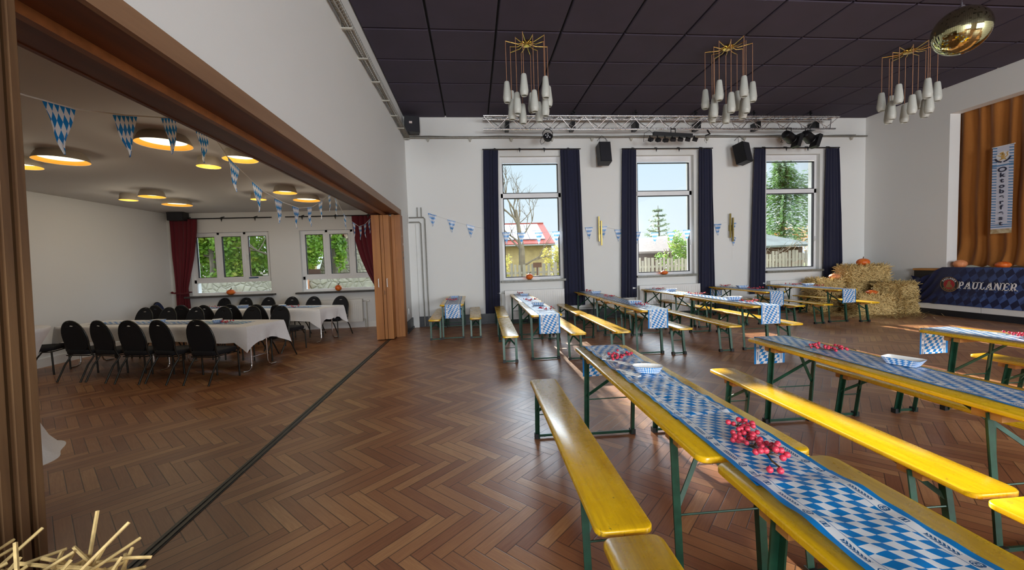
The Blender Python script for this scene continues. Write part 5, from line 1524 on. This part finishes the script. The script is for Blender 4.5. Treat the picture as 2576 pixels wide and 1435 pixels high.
# barn with brown roof, shed with mossy roof
o = thing('barn', 'dark timber barn with low brown roof outside the second hall window', 'barn', (9.0, 24, 0))
m = MB(); m.span((-1.5, 0, -.3), (6.6, 4, 2.0)); m.build('wall', MAT['dark_timber'], o)
m = MB(); m.rings([[(-1.8, -.5, 1.92), (7.0, -.5, 1.92), (7.0, 4.4, 3.3), (-1.8, 4.4, 2.55)], [(-1.8, -.5, 2.04), (7.0, -.5, 2.04), (7.0, 4.4, 3.42), (-1.8, 4.4, 2.67)]]); m.build('roof', MAT['roof_brown'], o)
o = thing('shed', 'low shed with grey mossy pitched roof outside the third hall window', 'shed', (15.0, 20, 0))
m = MB(); m.span((-1.5, 0, -.3), (2.7, 3, 1.98)); m.build('wall', MAT['dark_timber'], o)
m = MB(); m.rings([[(-2, -.4, 1.94), (3.1, -.4, 2.0), (1.3, 3.0, 3.1), (-2, 3.0, 3.1)], [(-2, -.4, 2.04), (3.1, -.4, 2.10), (1.3, 3.0, 3.2), (-2, 3.0, 3.2)]]); m.build('roof', MAT['roof_grey'], o)
rr = random.Random(44)
o = thing('bare_shrub', 'twisted leafless shrub before the shed outside the third window', 'shrub', (12.25, 16.4, -.05))
m = MB()
for k in range(7): branchy(m, (rr.uniform(-.2, .2), 0, .2), (rr.uniform(-.5, .6), rr.uniform(-.3, .3), 1), rr.uniform(1.1, 1.6), .045, 2, rr, .7, .1)
m.build('branches', MAT['bark'], o)
# outside the side room
def tree(c, rad, h, n, label, mat, seed, size=.11):
    rr = random.Random(seed); o = thing('leafy_tree', label, 'tree', (c[0], c[1], -.05))
    m = MB(); m.tube([(0, 0, 0), (.1, 0, h * .4), (0, 0, h * .8)], [.16, .12, .06], 8)
    for k in range(6): branchy(m, (0, 0, h * .45 + .15 * k), (rr.gauss(0, 1), rr.gauss(0, 1), .5), 1.2, .05, 1, rr)
    m.build('trunk', MAT['bark'], o)
    m = MB()
    for k in range(26):
        d = Vector((rr.gauss(0, .5), rr.gauss(0, .5), rr.gauss(0, .5)))
        if d.length > .95: d = d.normalized() * .95
        leaves(m, (d.x * rad[0], d.y * rad[1], h * .62 + d.z * rad[2]), (rad[0] * .30, rad[1] * .30, rad[2] * .28), n // 26, size, rr)
    m.build('foliage', MAT[mat], o)
tree((-10.3, 16.8), (2.0, 1.0, 2.5), 4.8, 11000, 'yellowing leafy tree at the left of the side room window view', 'leaf_green', 51, .085)
tree((-7.8, 16.6), (1.7, 1.0, 2.5), 4.6, 10000, 'green leafy tree outside the left window of the side room', 'leaf_green', 52, .085)
tree((-5.9, 17.3), (.9, .5, 2.2), 5.0, 4000, 'green leafy tree before the stone gable outside the right window', 'leaf_green', 53, .085)
o = thing('sun_block_house', 'unseen tall house added left of the first hall window to shade its left half', 'house', (0, 31, 0))  # out-of-view house added to block low sun at the first window's left half
m = MB(); m.span((-13.0, 0, -.3), (.98, 9, 15.5)); m.build('wall', MAT['render_yellow'], o)
m = MB(); m.prism([(-13.3, 15.5), (1.0, 15.5), (-6.1, 19.5)], -.3, 9.3, lambda u, v, t: (u, t, v)); m.build('roof', MAT['roof_red'], o)
for i in range(4):
    for j in range(4):
        m = MB(); m.span((-11.6 + i * 3.4, -.06, 1.2 + j * 3.6), (-10.4 + i * 3.4, .02, 2.8 + j * 3.6)); m.build('window', MAT['white_paint'], o)
o = thing('stone_gable_house', 'house with pale rubble stone gable outside the right window of the side room', 'house', (0, 18.6, 0))
m = MB(); m.prism([(-7.4, -.3), (-3.3, -.3), (-3.3, 4.05), (-5.2, 3.2), (-6.5, 2.7), (-6.95, 1.3), (-7.4, 1.2)], 0, 5, lambda u, v, t: (u, t, v)); m.build('wall', MAT['rubble'], o)
m = MB(); m.bar((-6.6, 2.5, 2.80), (-3.2, 2.5, 4.22), 5.2, .10); m.build('roof', MAT['roof_red'], o)
m = MB(); m.span((-16, 14.6, -.3), (-3.0, 14.9, 1.30))
tag(m.build('garden_wall', MAT['rubble'], None), 'low pale stone wall outside the side room windows', 'wall')
m = MB(); m.span((-6.1, 14.45, -.05), (-5.75, 14.58, 1.26)); tag(m.build('brick_pier', MAT['brick_orange'], None), 'orange brick pier at the low wall outside the right side room window', 'pier')
m = MB(); m.span((-7.4, 16.0, 1.38), (-5.9, 16.1, 1.62)); m.span((-7.3, 16.0, -.05), (-7.2, 16.1, 1.38)); m.span((-6.1, 16.0, -.05), (-6.0, 16.1, 1.38)); tag(m.build('garden_board', MAT['dark_timber'], None), 'brown timber board behind the low wall outside the right side room window', 'board')

# ------------------------------------------------------------------ world, sun, camera
SUN = Vector((-.015, 1.0, .395)).normalized()
w = bpy.data.worlds.new('sky'); SC.world = w; w.use_nodes = True
nt = w.node_tree; nt.nodes.clear()
class GW(G):
    def __init__(s): s.t = nt
gw = GW()
out = nt.nodes.new('ShaderNodeOutputWorld')
dv = nt.nodes.new('ShaderNodeTexCoord').outputs['Generated']
dx, dy, dz = gw.xyz(dv)[:3]
low = gw.ramp(gw.n('MapRange', None, Value=dz, From_Min=-.02, From_Max=.24).outputs[0], [(0, (.92, .98, 1.0)), (.35, (.84, .95, 1.0)), (1, (.72, .90, 1.0))])
ds = nt.nodes.new('ShaderNodeVectorMath'); ds.operation = 'DOT_PRODUCT'; gw.link(dv, ds.inputs[0]); ds.inputs[1].default_value = SUN
glow = gw.math('POWER', gw.mx(ds.outputs['Value'], 0.0), 8.0)
hi = gw.n('MapRange', {'interpolation_type': 'SMOOTHSTEP'}, Value=dz, From_Min=.235, From_Max=.36).outputs[0]
stren = gw.add(SKY_LOW, gw.mul(hi, gw.add(SKY_HIGH, gw.mul(glow, SKY_GLOW))))
gnd = gw.lt(dz, 0.0)
bg = nt.nodes.new('ShaderNodeBackground')
col = gw.cmix(gnd, gw.cmix(hi, low, (.80, .91, 1.0)), (.45, .45, .38))
gw.link(col, bg.inputs[0]); gw.link(stren, bg.inputs[1]); gw.link(bg.outputs[0], out.inputs[0])
sd = bpy.data.lights.new('sun', 'SUN'); sd.energy = SUN_E; sd.color = (1, .90, .74); sd.angle = R(.6)
so = bpy.data.objects.new('sun', sd); COL.objects.link(so); so.rotation_euler = SUN.to_track_quat('Z', 'Y').to_euler(); so.location = (3, 40, 20)
# fill lights added in the rear wall openings to brighten the hall
for x, ek, sw in ((.4, 1.5, 2.9), (7.55, .9, 2.2), (10.1, .8, 2.1)):
    ad = bpy.data.lights.new('rear_fill_light', 'AREA'); ad.shape = 'RECTANGLE'; ad.size = sw; ad.size_y = 3.2; ad.energy = REAR_E * ek; ad.color = (.93, .97, 1.0)
    ao = bpy.data.objects.new('rear_fill_light', ad); COL.objects.link(ao); ao.location = (x, YF - .32, 2.75); ao.rotation_euler = (R(90), 0, 0)
cd = bpy.data.cameras.new('camera'); cam = bpy.data.objects.new('camera', cd); COL.objects.link(cam)
cd.sensor_fit = 'HORIZONTAL'; cd.sensor_width = 36; cd.lens = 36 * 1003.28 / 2576; cd.clip_start = .05; cd.clip_end = 300
cr = Vector((0.99483145, -0.09601243, -0.0330453)); cu_ = Vector((0.03806291, 0.050907, 0.9979778)); cf = Vector((0.09413604, 0.99407751, -0.0542984))
cam.matrix_world = Matrix(((cr.x, cu_.x, -cf.x, 0), (cr.y, cu_.y, -cf.y, 0), (cr.z, cu_.z, -cf.z, 1.5933), (0, 0, 0, 1)))
SC.camera = cam
vs = SC.view_settings; vs.view_transform = 'Standard'; vs.look = 'None'; vs.gamma = 1; vs.use_curve_mapping = False; vs.exposure = EXPOSURE
cy = SC.cycles; cy.use_denoising = True; cy.max_bounces = 8; cy.diffuse_bounces = 5; cy.glossy_bounces = 3; cy.transmission_bounces = 4; cy.transparent_max_bounces = 10
cy.caustics_reflective = False; cy.caustics_refractive = False; cy.sample_clamp_indirect = 6
